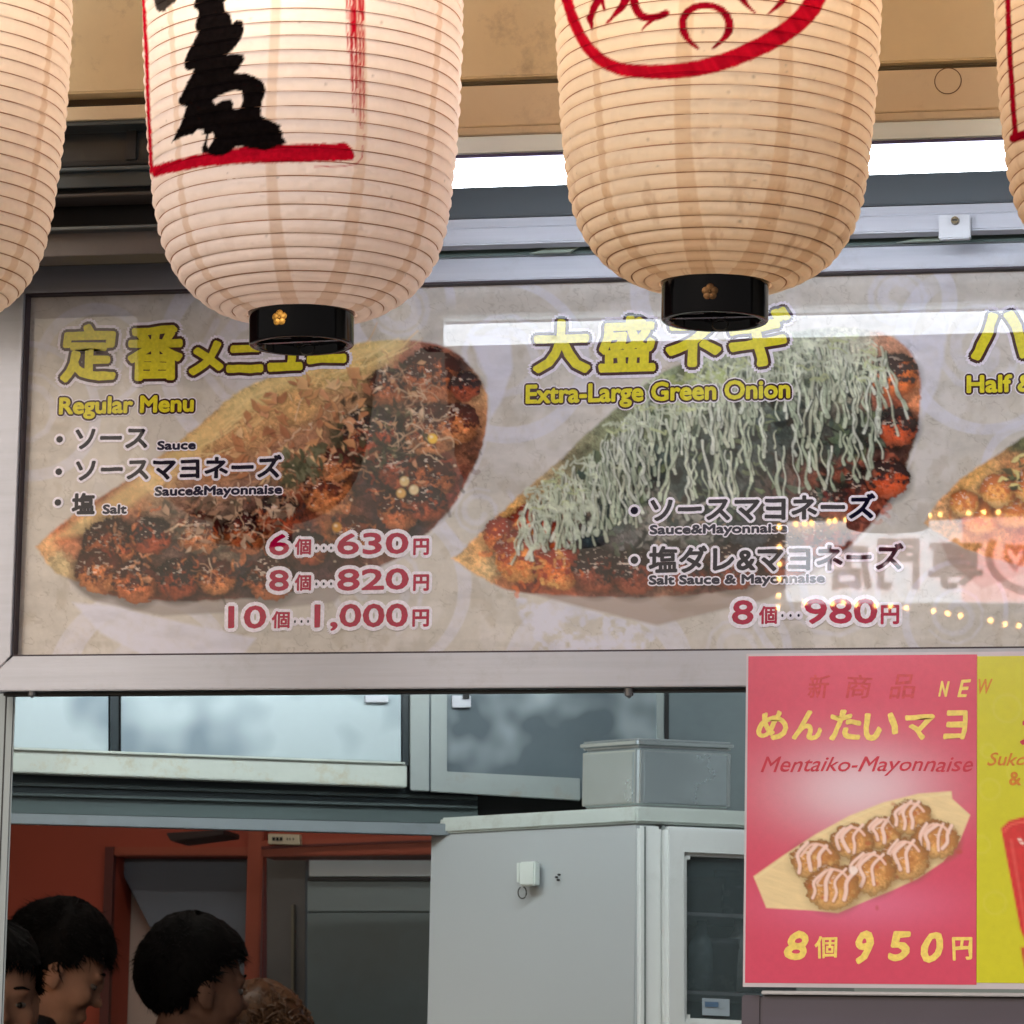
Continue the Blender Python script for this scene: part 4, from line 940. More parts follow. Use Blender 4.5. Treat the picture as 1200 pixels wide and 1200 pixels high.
    bb.lathe([(ro - .009, -.004), (ro, -.004), (ro, .03), (ro - .009, .03), (ro - .009, -.004)], ct, 64); smooth(bb.build("upper_cap", M_lacq, root))
    bb = B(); bb.tube([ct + Vector((ro * .95 * math.cos(t), 0, .03 + .10 * math.sin(t))) for t in np.linspace(0, math.pi, 14)], .0016, 6); bb.build("handle_wire", mat("loop_wire", (70, 68, 66)), root)
    # five-petal gold emblem on the front of the cap
    ep = emb; zc = c.z - cap_h * .45
    e = onY(ep[0], ep[1], c.y - ro); aa = math.atan2(-math.sqrt(max(1e-6, ro ** 2 - (e.x - c.x) ** 2)), e.x - c.x); zc = e.z
    bb = B()
    def on_cap(u, v, d): return (c.x + (ro + d) * math.cos(aa + u / ro), c.y + (ro + d) * math.sin(aa + u / ro), zc + v)
    for k in range(5):
        t = math.pi / 2 + k * 2 * math.pi / 5; cu, cv = .0047 * math.cos(t), .0047 * math.sin(t)
        ringp = [(cu + .0041 * math.cos(s_), cv + .0041 * math.sin(s_)) for s_ in np.linspace(0, 2 * math.pi, 13)[:-1]]
        V = [on_cap(cu, cv, .0016)] + [on_cap(u, v, .0006) for u, v in ringp]
        bb.add(V, [(0, 1 + i, 1 + (i + 1) % 12) for i in range(12)])
    V = [on_cap(0, 0, .0026)] + [on_cap(.0018 * math.cos(s_), .0018 * math.sin(s_), .0014) for s_ in np.linspace(0, 2 * math.pi, 9)[:-1]]
    bb.add(V, [(0, 1 + i, 1 + (i + 1) % 8) for i in range(8)]); smooth(bb.build("gold_emblem", gold or M_gold, root))
    # bulb inside
    bc = c + Vector((0, -.02, bulb_h))
    bb = B(); bb.lathe([(.001, -.032), (.016, -.027), (.027, -.012), (.03, .004), (.024, .022), (.014, .038), (.013, .06), (.001, .061)], bc, 24); smooth(bb.build("bulb", emis("bulb_glow", (1, .74, .42), 3.0), root))
    l = bpy.data.lights.new("bulb_light", 'POINT'); l.energy = watt; l.shadow_soft_size = .035; l.color = warm
    lo = bpy.data.objects.new("bulb_light", l); COL.objects.link(lo); lo.parent = root; lo.location = (0, -.055, bulb_h)
    # cord to the eave
    bb = B(); bb.tube([ct + Vector((0, 0, .128)), Vector((ct.x, ct.y, 3.42))], .0022, 6); bb.build("cord", M_black, root)
    root.rotation_euler = (0, tilt, 0)
    return root
WARM = (1.0, .84, .64)
lantern(-114, 373, (244, 232, 220), "plain cream paper lantern cut off by the photo's far left edge, no lettering in view", ink0, [(1.0, .006), (-.3, .006)], .032, (-130, 384), 2.0, .3, .36, WARM)
lantern(353.5, 369, (248, 238, 234), "cream paper lantern with bold black brush calligraphy inside a red ruled frame", ink1, [(-.19, .0055), (.36, .0062), (.98, .006), (-.95, .005)], .032, (327, 372), 2.0, .2, .36, WARM, -.022)
lantern(838, 334, (243, 227, 205), "tan aged paper lantern with a red oval emblem and dark stains near its cap", ink2, [(-.2, .0085), (.42, .0080), (.98, .0075), (-.86, .0055)], .037, (832, 342), 1.9, .8, .36, WARM, 0.0, mat("tarnished_gold", (92, 66, 40), .4, .8, .3, 90, .3, 200))
lantern(1362, 322, (228, 206, 180), "paper lantern at the far right edge showing only a red corner line", ink3, [(-.5, .006), (.5, .006)], .035, (1362, 330), 1.8, .6, .36, WARM)

# ------------------------------------------------------------------ laminated poster hung on the sign's lower rail
YP = 4.968
pw = thing("laminated_poster", "laminated pink and lime poster with a takoyaki boat and yellow brush lettering", "poster", onY(1010, 1160, YP))
q0, q1 = onY(874.5, 766, YP), onY(1144, 1159, YP)
q2 = onY(1425, 766, YP).x
bb = B(); bb.box(q0.x, q2, YP, YP + .0016, q1.z, q0.z); bb.build("laminate", mat("laminate_film", (196, 188, 196), .12, 0, .05, 20), pw, bevel=.0004)
PB = [((1034, 976), 23, 20), ((998, 986), 25, 21), ((1068, 958), 24, 21), ((956, 1008), 29, 24), ((1096, 984), 27, 23), ((1060, 1006), 28, 25), ((1020, 1022), 29, 27), ((976, 1040), 31, 27)]
POSTER_BOAT = [(883, 1027), (917, 1003), (955, 978), (995, 956), (1036, 940), (1076, 930), (1115, 927), (1116, 936), (1137, 955), (1125, 985), (1105, 1010), (1075, 1030), (1044, 1044), (1010, 1058), (982, 1070), (952, 1067), (898, 1064), (890, 1044)]
def poster_paint(px, py):
    rnd = random.Random(9)
    n = fbm(px / 5, py / 5, 3, 3)
    C = np.ones(px.shape + (3,)) * lin((208, 64, 98)) * (.95 + .1 * n)[..., None]
    g = np.exp(-(((px - 1005) / 95) ** 2 + ((py - 925) / 52) ** 2)); C = over(C, np.clip(g, 0, 1), lin((232, 214, 226)), .8)
    g = np.exp(-(((px - 1010) / 110) ** 2 + ((py - 1060) / 30) ** 2)); C = over(C, np.clip(g, 0, 1), lin((226, 120, 160)), .6)
    m = poly_mask(px, py, POSTER_BOAT, 1.0)
    K = np.ones(C.shape) * lin((238, 212, 162)) * (.88 + .2 * fbm(px / 30 + py / 12, py / 3 - px / 9, 7, 4))[..., None]
    sh = np.clip((py - (1060 - (px - 950) * .42)) / 26, 0, 1); K = K * (1 - .12 * sh)[..., None]
    C = C * (1 - m[..., None]) + K * m[..., None]
    C = over(C, stroke_mask(px, py, smooth_pts([(885, 1030), (955, 982), (1036, 944), (1113, 930)], 6), 1.6, 1), lin((244, 224, 176)), .7)
    for (x, y), rx, ry in PB:
        C = blob(C, px, py, x + 3, y + 5, rx * 1.0, ry * .9, (160, 110, 60), .5, 0, 4)
        C = ball(C, px, py, x, y, rx * 1.02, int(x), (206, 150, 86), (230, 184, 120), (184, 122, 64), 1, ry * .98, .22)
        for k in range(9):
            C = blob(C, px, py, x + rnd.gauss(0, rx * .45), y + rnd.gauss(0, ry * .45), rnd.uniform(1.5, 4), rnd.uniform(1.5, 3), rnd.choice([(160, 92, 40), (232, 190, 120), (180, 70, 40)]), .55, 0, 1.5)
        for k in range(rnd.choice((3, 4))):
            u = (k / 3 - .5) * rx * 1.15; bend = rnd.uniform(2, 6); tl_ = ry * rnd.uniform(.5, .75); sl = rnd.uniform(.25, .6)
            P_ = smooth_pts([(x + u + sl * tl_, y - 4 - tl_), (x + u - bend + rnd.gauss(0, 1), y - 4 - tl_ * .2), (x + u - bend * .6, y - 3 + tl_ * .5), (x + u - sl * tl_ * .4 + rnd.gauss(0, 2), y - 2 + tl_)], 4)
            w_ = rnd.uniform(3.0, 4.6)
            C = over_s(C, px, py, [(p[0] + 1.2, p[1] + 1.2) for p in P_], w_ + .8, (150, 90, 60), .5); C = over_s(C, px, py, P_, w_, (248, 214, 204), .95)
        P_ = smooth_pts([(x - rx * .6, y - ry * .2), (x - rx * .2, y - ry * .75), (x + rx * .3, y - ry * .7), (x + rx * .6, y - ry * .35)], 4); C = over_s(C, px, py, P_, 3.0, (246, 206, 192), .85)
    C = blob(C, px, py, 1000, 1020, 5, 5, (250, 232, 226), .9)
    return C
def lime_paint(px, py):
    n = fbm(px / 6, py / 6, 13, 3)
    C = np.ones(px.shape + (3,)) * lin((204, 200, 30)) * (.95 + .1 * n)[..., None]
    for cx, cy, r in ((1160, 925, 12), (1166, 1058, 13), (1150, 990, 10), (1195, 905, 14), (1180, 830, 16), (1158, 880, 8)):
        d = np.abs(np.hypot(px - cx, py - cy) - r); C = over(C, np.clip(1.4 - d / 1.6, 0, 1), lin((214, 208, 70)), .45)
    # red cup
    cup = [(1173, 971), (1182, 962), (1200, 957), (1250, 953), (1290, 960), (1294, 972), (1270, 1120), (1210, 1124), (1196, 1090)]
    m = poly_mask(px, py, cup, 1.1); K = np.ones(C.shape) * lin((206, 34, 44)) * (.85 + .3 * n)[..., None]
    C = C * (1 - m[..., None]) + K * m[..., None]
    C = over(C, stroke_mask(px, py, smooth_pts([(1177, 974), (1186, 966), (1210, 962), (1260, 960)], 5), 2.6, 1), lin((232, 92, 80)), .9)
    C = over(C, stroke_mask(px, py, [(1185, 985), (1196, 1050), (1202, 1090)], 3.0, 1.6), lin((232, 100, 96)), .5)
    for gx, gy in ((1195, 984), (1198, 988)): C = blob(C, px, py, gx, gy, 2.4, 1.6, (250, 230, 220), .9)
    C = over(C, poly_mask(px, py, [(1196, 1110), (1230, 1108), (1230, 1134), (1200, 1134)], 1), lin((190, 30, 40)), .9)
    return C
M_post = print_mat("laminated_print", .16, .45, .06, 900)
def panel(name, x0, x1, yt, yb, fn, step=.00125):
    a, bq = onY(x0, yt, YP - .0004), onY(x1, yb, YP - .0004)
    X_, Z_ = np.meshgrid(np.linspace(a.x, bq.x, max(2, int((bq.x - a.x) / step))), np.linspace(a.z, bq.z, int((a.z - bq.z) / step)))
    P_ = np.stack([X_, np.full_like(X_, YP - .0004), Z_], -1); u, v = proj_np(P_)
    return grid_mesh(name, P_, fn(u, v), M_post, pw)
panel("pink_panel", 877, 1144.4, 769, 1154, poster_paint, .00112)
panel("lime_panel", 1144.8, 1420, 769, 1154, lime_paint, .0022)
P_yel = flat_mat("poster_yellow", (246, 216, 112), .16); P_red = flat_mat("poster_red", (198, 46, 70), .16); P_fade = flat_mat("poster_faded", (200, 60, 76), .16); P_or = flat_mat("poster_orange", (212, 130, 40), .16)
def TP(s, x0, x1, yt, yb, ly, **k): return lettering(s, YP, x0, x1, yt, yb, ly, pw, **k)
for ch, x0, x1 in (("新", 946, 972), ("商", 992, 1022), ("品", 1042, 1072)): TP(ch, x0, x1, 791, 818, [(P_fade, .0005)], shear=.15, rng=.002)
TP("N", 1100, 1112, 799, 816, [(P_yel, .0006)], shear=.3, rng=.002); TP("E", 1123, 1137, 797, 816, [(P_yel, .0006)], shear=.3, rng=.002); TP("W", 1147, 1163, 796, 813, [(P_or, .0003)], shear=.3)
for ch, x0, x1, yt in (("め", 888, 922, 835), ("ん", 930, 962, 834), ("た", 973, 1008, 832), ("い", 1014, 1050, 836), ("マ", 1062, 1094, 838), ("ヨ", 1108, 1132, 835)):
    TP(ch, x0, x1, yt, 867, [(P_yel, .0014)], shear=.12, rng=.0035)
TP("Mentaiko-Mayonnaise", 891, 1140, 887, 910, [(P_red, .0002)], shear=.35, rng=.002)
for ch, x0, x1, yt, yb in (("8", 921, 945, 1092, 1125), ("9", 1003, 1023, 1093, 1127), ("5", 1041, 1066, 1093, 1126), ("0", 1081, 1105, 1093, 1126)):
    TP(ch, x0, x1, yt, yb, [(P_yel, .0017)], shear=.18, rng=.0035)
TP("個", 955, 980, 1097, 1122, [(P_yel, .0006)], rng=.002); TP("円", 1117, 1138, 1099, 1124, [(P_yel, .0008)], rng=.002)
TP("ス", 1196, 1226, 846, 872, [(P_red, .0012)], rng=.002); TP("Sukosu", 1157, 1225, 882, 897, [(P_or, .0003)], shear=.3, rng=.002); TP("&", 1183, 1196, 905, 920, [(P_or, .0006)])

# dark cabinet edge under the poster
bb = B(); A = onY(869, 1166, 4.99); A2 = onY(893, 1166, 4.99); bb.box(A.x, A2.x - .001, 4.99, 5.2, A.z - .5, A.z); bb.box(A2.x, A2.x + 1.3, 4.984, 5.2, A.z - .5, A.z + .0)
cb = tag(bb.build("counter_cabinet", mat("plum_grey", (74, 68, 82), .35, 0, .1, 3), bevel=.002), "dark plum grey cabinet edge directly below the laminated poster", "cabinet")
bb = B(); A3 = onY(893, 1161, 4.98); bb.box(A3.x, A3.x + 1.3, 4.975, 5.15, A.z + .0005, A3.z); bb.build("top_trim", M_alu, cb, bevel=.001)

# ------------------------------------------------------------------ left post
pt = thing("aluminium_post", "grey aluminium post at the far left edge below the sign frame", "post", (onY(0, 1000, 5.02).x, 5.02, 0))
bb = B(); xr_ = onY(17, 820, 5.056).x; bb.box(xr_ - .09, xr_, 5.0565, 5.062, 0, 2.6); bb.build("shaft", mat("post_grey", (140, 150, 156), .4, .35, .08, 3, streak=(14, 1, .6)), pt, bevel=.002)
bb = B(); bb.box(xr_ - .012, xr_ - .0105, 5.0555, 5.057, 0, 2.5); bb.build("groove", M_dark, pt)

# ------------------------------------------------------------------ kitchen beyond the opening
class VP:                                     # vertical plane through two points
    def __init__(s, A, Bq):
        s.A = Vector(A); d = Vector(Bq) - s.A; d.z = 0; s.d = d.normalized(); s.n = Vector((s.d.y, -s.d.x, 0))
        if s.n.y > 0: s.n = -s.n
    def at(s, x, y, off=0.0):
        r = Vector(ray(x, y)); C0 = Vector(CAM); A = s.A + s.n * off
        return C0 + r * ((A - C0).dot(s.n) / r.dot(s.n))
    def quad(s, bd, pts, off, thick, mi=0):
        bd.poly([s.at(x, y, off) for x, y in pts], -s.n * thick, mi)
zc0 = onY(17, 905, 5.9).z
cabA = onY(17, 905, 5.9); cabB = onZ(480, 922, zc0)
CV = VP(cabA, cabB)
wc = thing("wall_cabinet", "long stainless wall cabinet with cloudy sliding doors above the kitchen opening", "cabinet", CV.at(240, 912))
M_door = mat("cloudy_door", (206, 222, 226), .24, .3, .08, 1.6, .1, 12, dirt=.95, dirtcol=(134, 150, 160), dlo=.47, dhi=.60, ddet=3)  # cloud patches in the colour: dirt mixed with painted reflections
M_door2 = mat("cloudy_door_dim", (112, 124, 130), .2, .4, .2, 2.2, .1, 14, dirt=.95, dirtcol=(186, 198, 202), dlo=.50, dhi=.64, ddet=3)  # pale clouds in the colour stand in for reflections
M_ledge = mat("ledge_stained", (190, 198, 190), .38, .25, .1, 5, .15, 60, dirt=.9, dirtcol=(176, 164, 132), dlo=.54, dhi=.68)
def cq(name, m_, pts, off, thick, bev=.001, par=wc):
    bb = B(); CV.quad(bb, pts, off, thick); return bb.build(name, m_, par, bevel=bev)
cq("back_panel", M_black, [(-60, 760), (905, 760), (905, 935), (480, 922), (-60, 900)], -.02, .02, 0)
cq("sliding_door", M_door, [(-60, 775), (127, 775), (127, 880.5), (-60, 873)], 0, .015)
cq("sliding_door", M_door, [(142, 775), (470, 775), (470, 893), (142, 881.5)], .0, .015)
cq("door_stile", mat("teal_dark", (22, 34, 38), .3), [(129, 775), (139, 775), (139, 881), (129, 880.6)], -.002, .012)
cq("door_stile", mat("teal_dark", (22, 34, 38), .3), [(471.5, 775), (479, 775), (479, 897), (471.5, 896)], -.002, .012)
cq("ledge", M_ledge, [(-60, 874), (142, 882), (470, 894.5), (477, 897), (477, 922.5), (-60, 902)], .012, .03, .0015)
cq("ledge_lip", M_ledge, [(-60, 872.5), (142, 880.5), (475, 893), (475, 895.5), (142, 883.5), (-60, 875.5)], .018, .008, .0008)
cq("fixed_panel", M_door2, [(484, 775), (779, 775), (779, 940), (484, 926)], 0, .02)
cq("panel_rim", mat("panel_rim", (150, 158, 156), .4, .3, .1, 5, dirt=.5, dirtcol=(140, 120, 90)), [(481, 775), (503, 775), (503, 927), (481, 926)], .006, .01)
cq("panel_rim", mat("panel_rim", (150, 158, 156), .4, .3), [(505, 775), (524, 775), (524, 904), (680, 912), (680, 938), (505, 927.5)], .005, .01)
cq("panel_rim", mat("panel_rim", (150, 158, 156), .4, .3), [(770, 775), (778, 775), (778, 940), (770, 940)], .005, .01)
cq("door_gap", M_black, [(779.2, 775), (783.6, 775), (783.6, 945), (779.2, 945)], .002, .01, 0)
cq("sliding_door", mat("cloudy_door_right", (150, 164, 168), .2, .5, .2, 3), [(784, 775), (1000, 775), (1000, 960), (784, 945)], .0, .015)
cq("door_latch", M_alu, [(428, 815), (455, 815), (455, 823), (428, 823)], .01, .008); cq("door_latch", M_alu, [(530, 815), (552, 815), (552, 829), (530, 829)], .01, .008)
cq("latch_pin", M_black, [(543, 812), (550, 812), (550, 818), (543, 818)], .016, .004, 0)
# hood under the cabinet: dark grooved duct with a pale lower strip
hd = thing("extractor_duct", "dark grooved metal duct running under the stainless wall cabinet", "duct", CV.at(240, 940))
M_h1 = mat("duct_dark", (48, 58, 60), .35, .4, .12, 5); M_h2 = mat("duct_grey", (74, 86, 86), .4, .4, .1, 4); M_h3 = mat("duct_strip", (124, 132, 136), .4, .4, .06, 3, dirt=.3)
for nm, m_, y0a, y1a, y0b, y1b, off in (("duct_face", M_h1, 901, 914, 922, 933, -.03), ("duct_ridge", M_h2, 914.2, 918, 933.2, 937.5, -.022), ("duct_face", M_h1, 918.2, 926, 937.7, 944, -.032), ("duct_ridge", M_h2, 926.2, 930, 944.2, 947.5, -.026), ("duct_face", M_h2, 930.2, 951, 947.7, 966, -.036), ("lower_strip", M_h3, 951.2, 963, 966.2, 980, -.028)):
    bb = B(); CV.quad(bb, [(-60, y0a), (560, y0b), (560, y1b), (-60, y1a)], off, .02); bb.build(nm, m_, hd, bevel=.0008)
bb = B(); CV.quad(bb, [(440, 925), (905, 945), (905, 985), (440, 950)], -.06, .01); bb.build("back_plate", M_black, hd)

# fridge
fz = onY(746, 945, 6.0).z; FC = onY(746, 945, 6.0); FL = onZ(503, 959, fz); FR = onZ(1010, 956, fz)
VL, VR = VP(FL, FC), VP(FC, FR)
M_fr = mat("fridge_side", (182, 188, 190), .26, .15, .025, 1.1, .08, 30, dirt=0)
fr_ = thing("display_fridge", "tall pale grey display fridge with a plain side panel and glass door", "fridge", (FC.x, FC.y, 0))
FB = FL + FR - FC
bb = B(); zt_, zb_ = fz - .024, .05
def prism(bd, pts, z0, z1): bd.poly([(p.x, p.y, z0) for p in pts], (0, 0, z1 - z0))
ins = [FC + (VL.n + VR.n) * -.004, FL + VL.n * -.004, FB, FR + VR.n * -.004]
# carcass leaves a void behind the glass
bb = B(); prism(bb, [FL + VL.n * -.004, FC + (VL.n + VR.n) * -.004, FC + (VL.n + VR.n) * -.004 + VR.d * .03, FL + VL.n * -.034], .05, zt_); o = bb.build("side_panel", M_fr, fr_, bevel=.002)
bb = B(); prism(bb, [FC, FL, FB, FR], zt_ + .0005, fz); bb.build("top_cap", mat("fridge_cap", (190, 198, 192), .4, 0, .08, 4, dirt=.6, dirtcol=(150, 146, 130)), fr_, bevel=.003)
bb = B(); prism(bb, [FL + VL.n * -.036, FB, FR + VR.n * -.3 , FC + (VL.n + VR.n) * -.3], .05, zt_ - .002); bb.build("back_body", mat("fridge_inner", (48, 54, 58), .5), fr_)
def fq(name, m_, pts, off, thick, bev=.001, par=fr_, P=VR):
    bb = B(); P.quad(bb, pts, off, thick); return bb.build(name, m_, par, bevel=bev)
ya = lambda x, y: y + (x - 746) * .045
def fp(*pts): return [(x, ya(x, y)) for x, y in pts]
fq("front_frame", M_white_enamel, fp((748, 967), (776, 967), (776, 1330), (748, 1330)), .0, .03, .004)
fq("front_seam", mat("seam_grey", (110, 116, 114), .6), fp((755, 968), (757, 968), (757, 1330), (755, 1330)), .0012, .002, 0)
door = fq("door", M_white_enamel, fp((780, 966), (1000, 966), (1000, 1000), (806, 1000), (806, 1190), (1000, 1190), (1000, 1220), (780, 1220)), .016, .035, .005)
fq("door_gasket", mat("gasket_pale", (120, 126, 124), .7), fp((776.4, 966), (779.6, 966), (779.6, 1230), (776.4, 1230)), .0, .02, 0)
fq("kick_panel", M_white_enamel, fp((780, 1224), (1000, 1224), (1000, 1330), (780, 1330)), .01, .03, .003)
gl = bpy.data.materials.new("fridge_glass"); gl.use_nodes = True
_n = gl.node_tree.nodes; _b = _n["Principled BSDF"]; _b.inputs["Base Color"].default_value = (.12, .16, .17, 1); _b.inputs["Roughness"].default_value = .04; _b.inputs["Alpha"].default_value = .32
_t = _n.new("ShaderNodeTexNoise"); _t.inputs["Scale"].default_value = 5; _r = _n.new("ShaderNodeMapRange"); _r.inputs[3].default_value = .02; _r.inputs[4].default_value = .16
gl.node_tree.links.new(_t.outputs[0], _r.inputs[0]); gl.node_tree.links.new(_r.outputs[0], _b.inputs["Roughness"])
fq("glass_pane", gl, fp((805, 999), (1001, 999), (1001, 1191), (805, 1191)), .004, .004, 0)
M_g = mat("inner_grey", (84, 92, 96), .4, .2, .2, 8)
fq("shelf", M_alu, fp((800, 1066), (1000, 1066), (1000, 1070), (800, 1070)), -.03, .2, 0); fq("shelf", M_alu, fp((800, 1158), (1000, 1158), (1000, 1162), (800, 1162)), -.03, .2, 0)
# things kept in the fridge
for i, (x, y, r, h, col, nm, lab) in enumerate(((822, 1157, .02, .10, (120, 140, 146), "bottle", "clear squeeze bottle on the fridge's middle shelf, beside its door frame"), (846, 1157, .026, .075, (70, 76, 84), "jar", "dark round jar beside the clear bottle inside the fridge"),
                                       (866, 1157, .02, .11, (150, 158, 160), "bottle", "pale bottle half hidden by the poster inside the fridge"), (826, 1066, .03, .05, (92, 84, 84), "tub", "brownish tub on the fridge's upper shelf"), (858, 1066, .026, .062, (60, 62, 70), "tub", "dark tub on the fridge's upper shelf close to the poster"))):
    p = VR.at(x, ya(x, y), -.07); bb = B()
    if nm == "bottle": pr = [(0, 0), (r, 0), (r, h * .62), (r * .9, h * .7), (r * .42, h * .82), (r * .38, h), (0, h)]
    else: pr = [(0, 0), (r * .92, 0), (r, h * .8), (r * 1.06, h * .81), (r * 1.06, h), (0, h)]
    bb.lathe(pr, p, 20); tag(smooth(bb.build(nm, mat("pack%d" % i, col, .25, 0, .25, 30))), lab, nm)
lb = fq("shelf_label", mat("label_paper", (170, 182, 190), .5), fp((823, 1166), (855, 1166), (855, 1186), (823, 1186)), .007, .001, 0)
fq("label_print", mat("label_blue", (92, 120, 150), .5), fp((826, 1170), (842, 1170), (842, 1176), (826, 1176)), .0083, .0005, 0)
# magnet hook and screw holes on the side
mh = thing("magnet_clip", "small white magnetic clip stuck to the fridge's side panel", "clip", VL.at(616, 1026))
def sq(name, m_, pts, off, thick, bev=.001, par=mh): bb = B(); VL.quad(bb, pts, off, thick); return bb.build(name, m_, par, bevel=bev)
sq("clip_body", mat("clip_white", (214, 222, 216), .4), [(608, 1010), (626, 1009), (626, 1038), (608, 1038)], .016, .014, .002)
sq("clip_tab", mat("clip_white", (214, 222, 216), .4), [(605, 1011), (609, 1011), (609, 1034), (605, 1034)], .009, .008, .001)
bb = B(); P_ = [VL.at(612 + 5 * math.cos(t), 1046 + 7 * math.sin(t), .006) for t in np.linspace(-1.2, 4.2, 14)]; bb.tube(P_, .0009, 5); bb.build("wire_hook", mat("loop_wire", (70, 68, 66)), mh)
for x, y in ((651, 1028), (654, 1025), (653, 1031)):
    bb = B(); p = VL.at(x, y, .0015); bb.tube([p, p - VL.n * .004], .0016, 8); bb.build("screw_hole", M_black, fr_)
# tin on the fridge
TC = FC + (FB - FC) * .035 + Vector((0, .0, 0)); tz = fz + .001
kk = onY(748, 866, 6.03).z - tz
TLp = TC + (FL - FC) * .30; TRp = TC + (FR - FC).normalized() * .165
# widths read from the photograph
def onseg(A, D, px_target):
    lo, hi = 0.0, 1.0
    for _ in range(40):
        mid = (lo + hi) / 2; q = A + D * mid
        x = proj_np([q.x, q.y, q.z])[0]
        if (x > px_target) == (D.dot(Vector(RT)) < 0): lo = mid
        else: hi = mid
    return A + D * lo
TLp = onseg(TC, (FL - FC), 679); TRp = onseg(TC, (FR - FC), 859); TBp = TLp + TRp - TC
tn = thing("storage_tin", "square stainless storage tin with a rounded lid on top of the fridge", "tin", TC)
tn.location.z = tz
M_tin = mat("tin_metal", (205, 214, 214), .22, .8, .03, 3, .05, 20)
bb = B(); prism(bb, [TC, TLp, TBp, TRp], tz, tz + kk - .012); bb.build("tin_body", M_tin, tn, bevel=.005, segs=3)
ctr = (TLp + TRp) / 2; ex = lambda p, e_: ctr + (p - ctr) * e_
bb = B(); prism(bb, [ex(TC, 1.03), ex(TLp, 1.03), ex(TBp, 1.03), ex(TRp, 1.03)], tz + kk - .013, tz + kk); bb.build("tin_lid", M_tin, tn, bevel=.004, segs=3)
for A_, B_, P0 in ((TC, TLp, VL), (TC, TRp, VR)):      # pressed inner frame on each face
    a_, b2_ = A_ + (B_ - A_) * .07, A_ + (B_ - A_) * .93; n_ = P0.n * .0015
    bb = B(); bb.poly([(a_.x + n_.x, a_.y + n_.y, tz + .006), (b2_.x + n_.x, b2_.y + n_.y, tz + .006), (b2_.x + n_.x, b2_.y + n_.y, tz + kk - .02), (a_.x + n_.x, a_.y + n_.y, tz + kk - .02)], -n_ * 1.5); bb.build("pressed_panel", mat("tin_panel", (196, 208, 210), .25, .8, .12, 6), tn, bevel=.0006)

# ------------------------------------------------------------------ red room beyond
YB = 9.0
M_redw = mat("red_wall", (166, 68, 46), .6, 0, .12, 1.3, .15, 60); M_redf = mat("red_frame", (166, 76, 52), .5, 0, .12, 2)
def yq(bd, pts, Y, D): bd.poly([onY(x, y, Y) for x, y in pts], (0, D, 0))
bb = B(); z9 = onY(200, 1004, YB).z; xa, xb2 = onY(133, 1100, YB).x, onY(293, 1100, YB).x; xc = onY(312, 1100, YB).x
bb.box(XL, xa, YB, YB + .12, 0, 2.95); bb.box(xa, xb2, YB, YB + .12, z9, 2.95); bb.box(xb2, xc, YB - .02, YB + .12, 0, 2.95); bb.box(xc, XR, YB, YB + .12, onY(400, 1004, YB).z, 2.95)
o = bb.build("red_room_wall", M_redw, kind="structure")
tr_ = thing("doorway_frame", "dark red doorway frame round the grey folding door", "door frame", ((xa + xb2) / 2, YB, 0))
bb = B(); bb.box(xa - .02, xa + .0, YB - .02, YB, 0, z9 + .02); bb.build("jamb", mat("dark_red", (96, 34, 30), .5), tr_)
bb = B(); bb.box(xb2 + .001, xc - .001, YB - .045, YB - .021, 0, 2.6); bb.build("jamb", M_redf, tr_, bevel=.003)
bb = B(); bb.box(xa, xb2, YB - .02, YB, z9, z9 + .02); bb.build("lintel", M_redf, tr_, bevel=.003)
bb = B(); bb.box(xa - .3, xb2 + .1, 9.13, 9.2, 0, 2.95); bb.build("back_room_wall", mat("back_beige", (206, 182, 166), .7, 0, .06, 1), kind="structure")
bb = B(); yq(bb, [(134, 1006), (160, 1000), (300, 996), (300, 1400), (292, 1400), (236, 1195), (178, 1092)], 9.06, .02); tag(bb.build("folding_door", mat("slate_panel", (108, 114, 126), .5, 0, .1, 1.5), bevel=.003), "dark slate panel with a slanting edge seen through the red doorway", "door")
wd = thing("cold_room_door", "grey panelled door with a pale strip window beside the red doorway", "door", onY(420, 1190, 8.7))
M_gd = mat("door_grey", (128, 142, 146), .45, .1, .06, 2)
def dq(name, m_, pts, Y, D, bev=.001): bb = B(); yq(bb, pts, Y, D); return bb.build(name, m_, wd, bevel=bev)
dq("side_panel", mat("door_grey_dark", (92, 90, 90), .5), [(312.5, 990), (358, 990), (358, 1330), (312.5, 1330)], 8.75, .05)
dq("door_leaf", M_gd, [(360, 1033), (560, 1033), (560, 1068), (360, 1068)], 8.7, .05)
dq("door_leaf", mat("door_grey2", (110, 126, 130), .45), [(360, 1070), (560, 1070), (560, 1330), (360, 1330)], 8.703, .05, 0)
dq("strip_window", mat("strip_pale", (206, 218, 226), .3, 0, .06, 3), [(362, 1008), (560, 1008), (560, 1027), (362, 1027)], 8.72, .03)
dq("strip_sill", M_dark, [(360, 1028), (560, 1028), (560, 1032), (360, 1032)], 8.69, .05)
dq("pull_rod", mat("rod_brass", (112, 106, 92), .5, .1), [(341, 1060), (344, 1060), (344, 1330), (341, 1330)], 8.73, .02)
rb = thing("red_beam", "red painted beam crossing above the grey panelled door", "beam", onY(420, 995, 8.5))
bb = B(); yq(bb, [(306, 985), (560, 977), (560, 1001), (306, 1004)], 8.5, .1); bb.build("beam_face", M_redf, rb, bevel=.003)
bb = B(); yq(bb, [(306, 992), (340, 990), (560, 982), (560, 984), (340, 993), (306, 995)], 8.494, .01); bb.build("beam_groove", mat("dark_red", (96, 34, 30)), rb)
sg = thing("door_plate", "tiny cream plate with dark marks fixed above the doorway corner", "sign", onY(332, 984, 8.47))
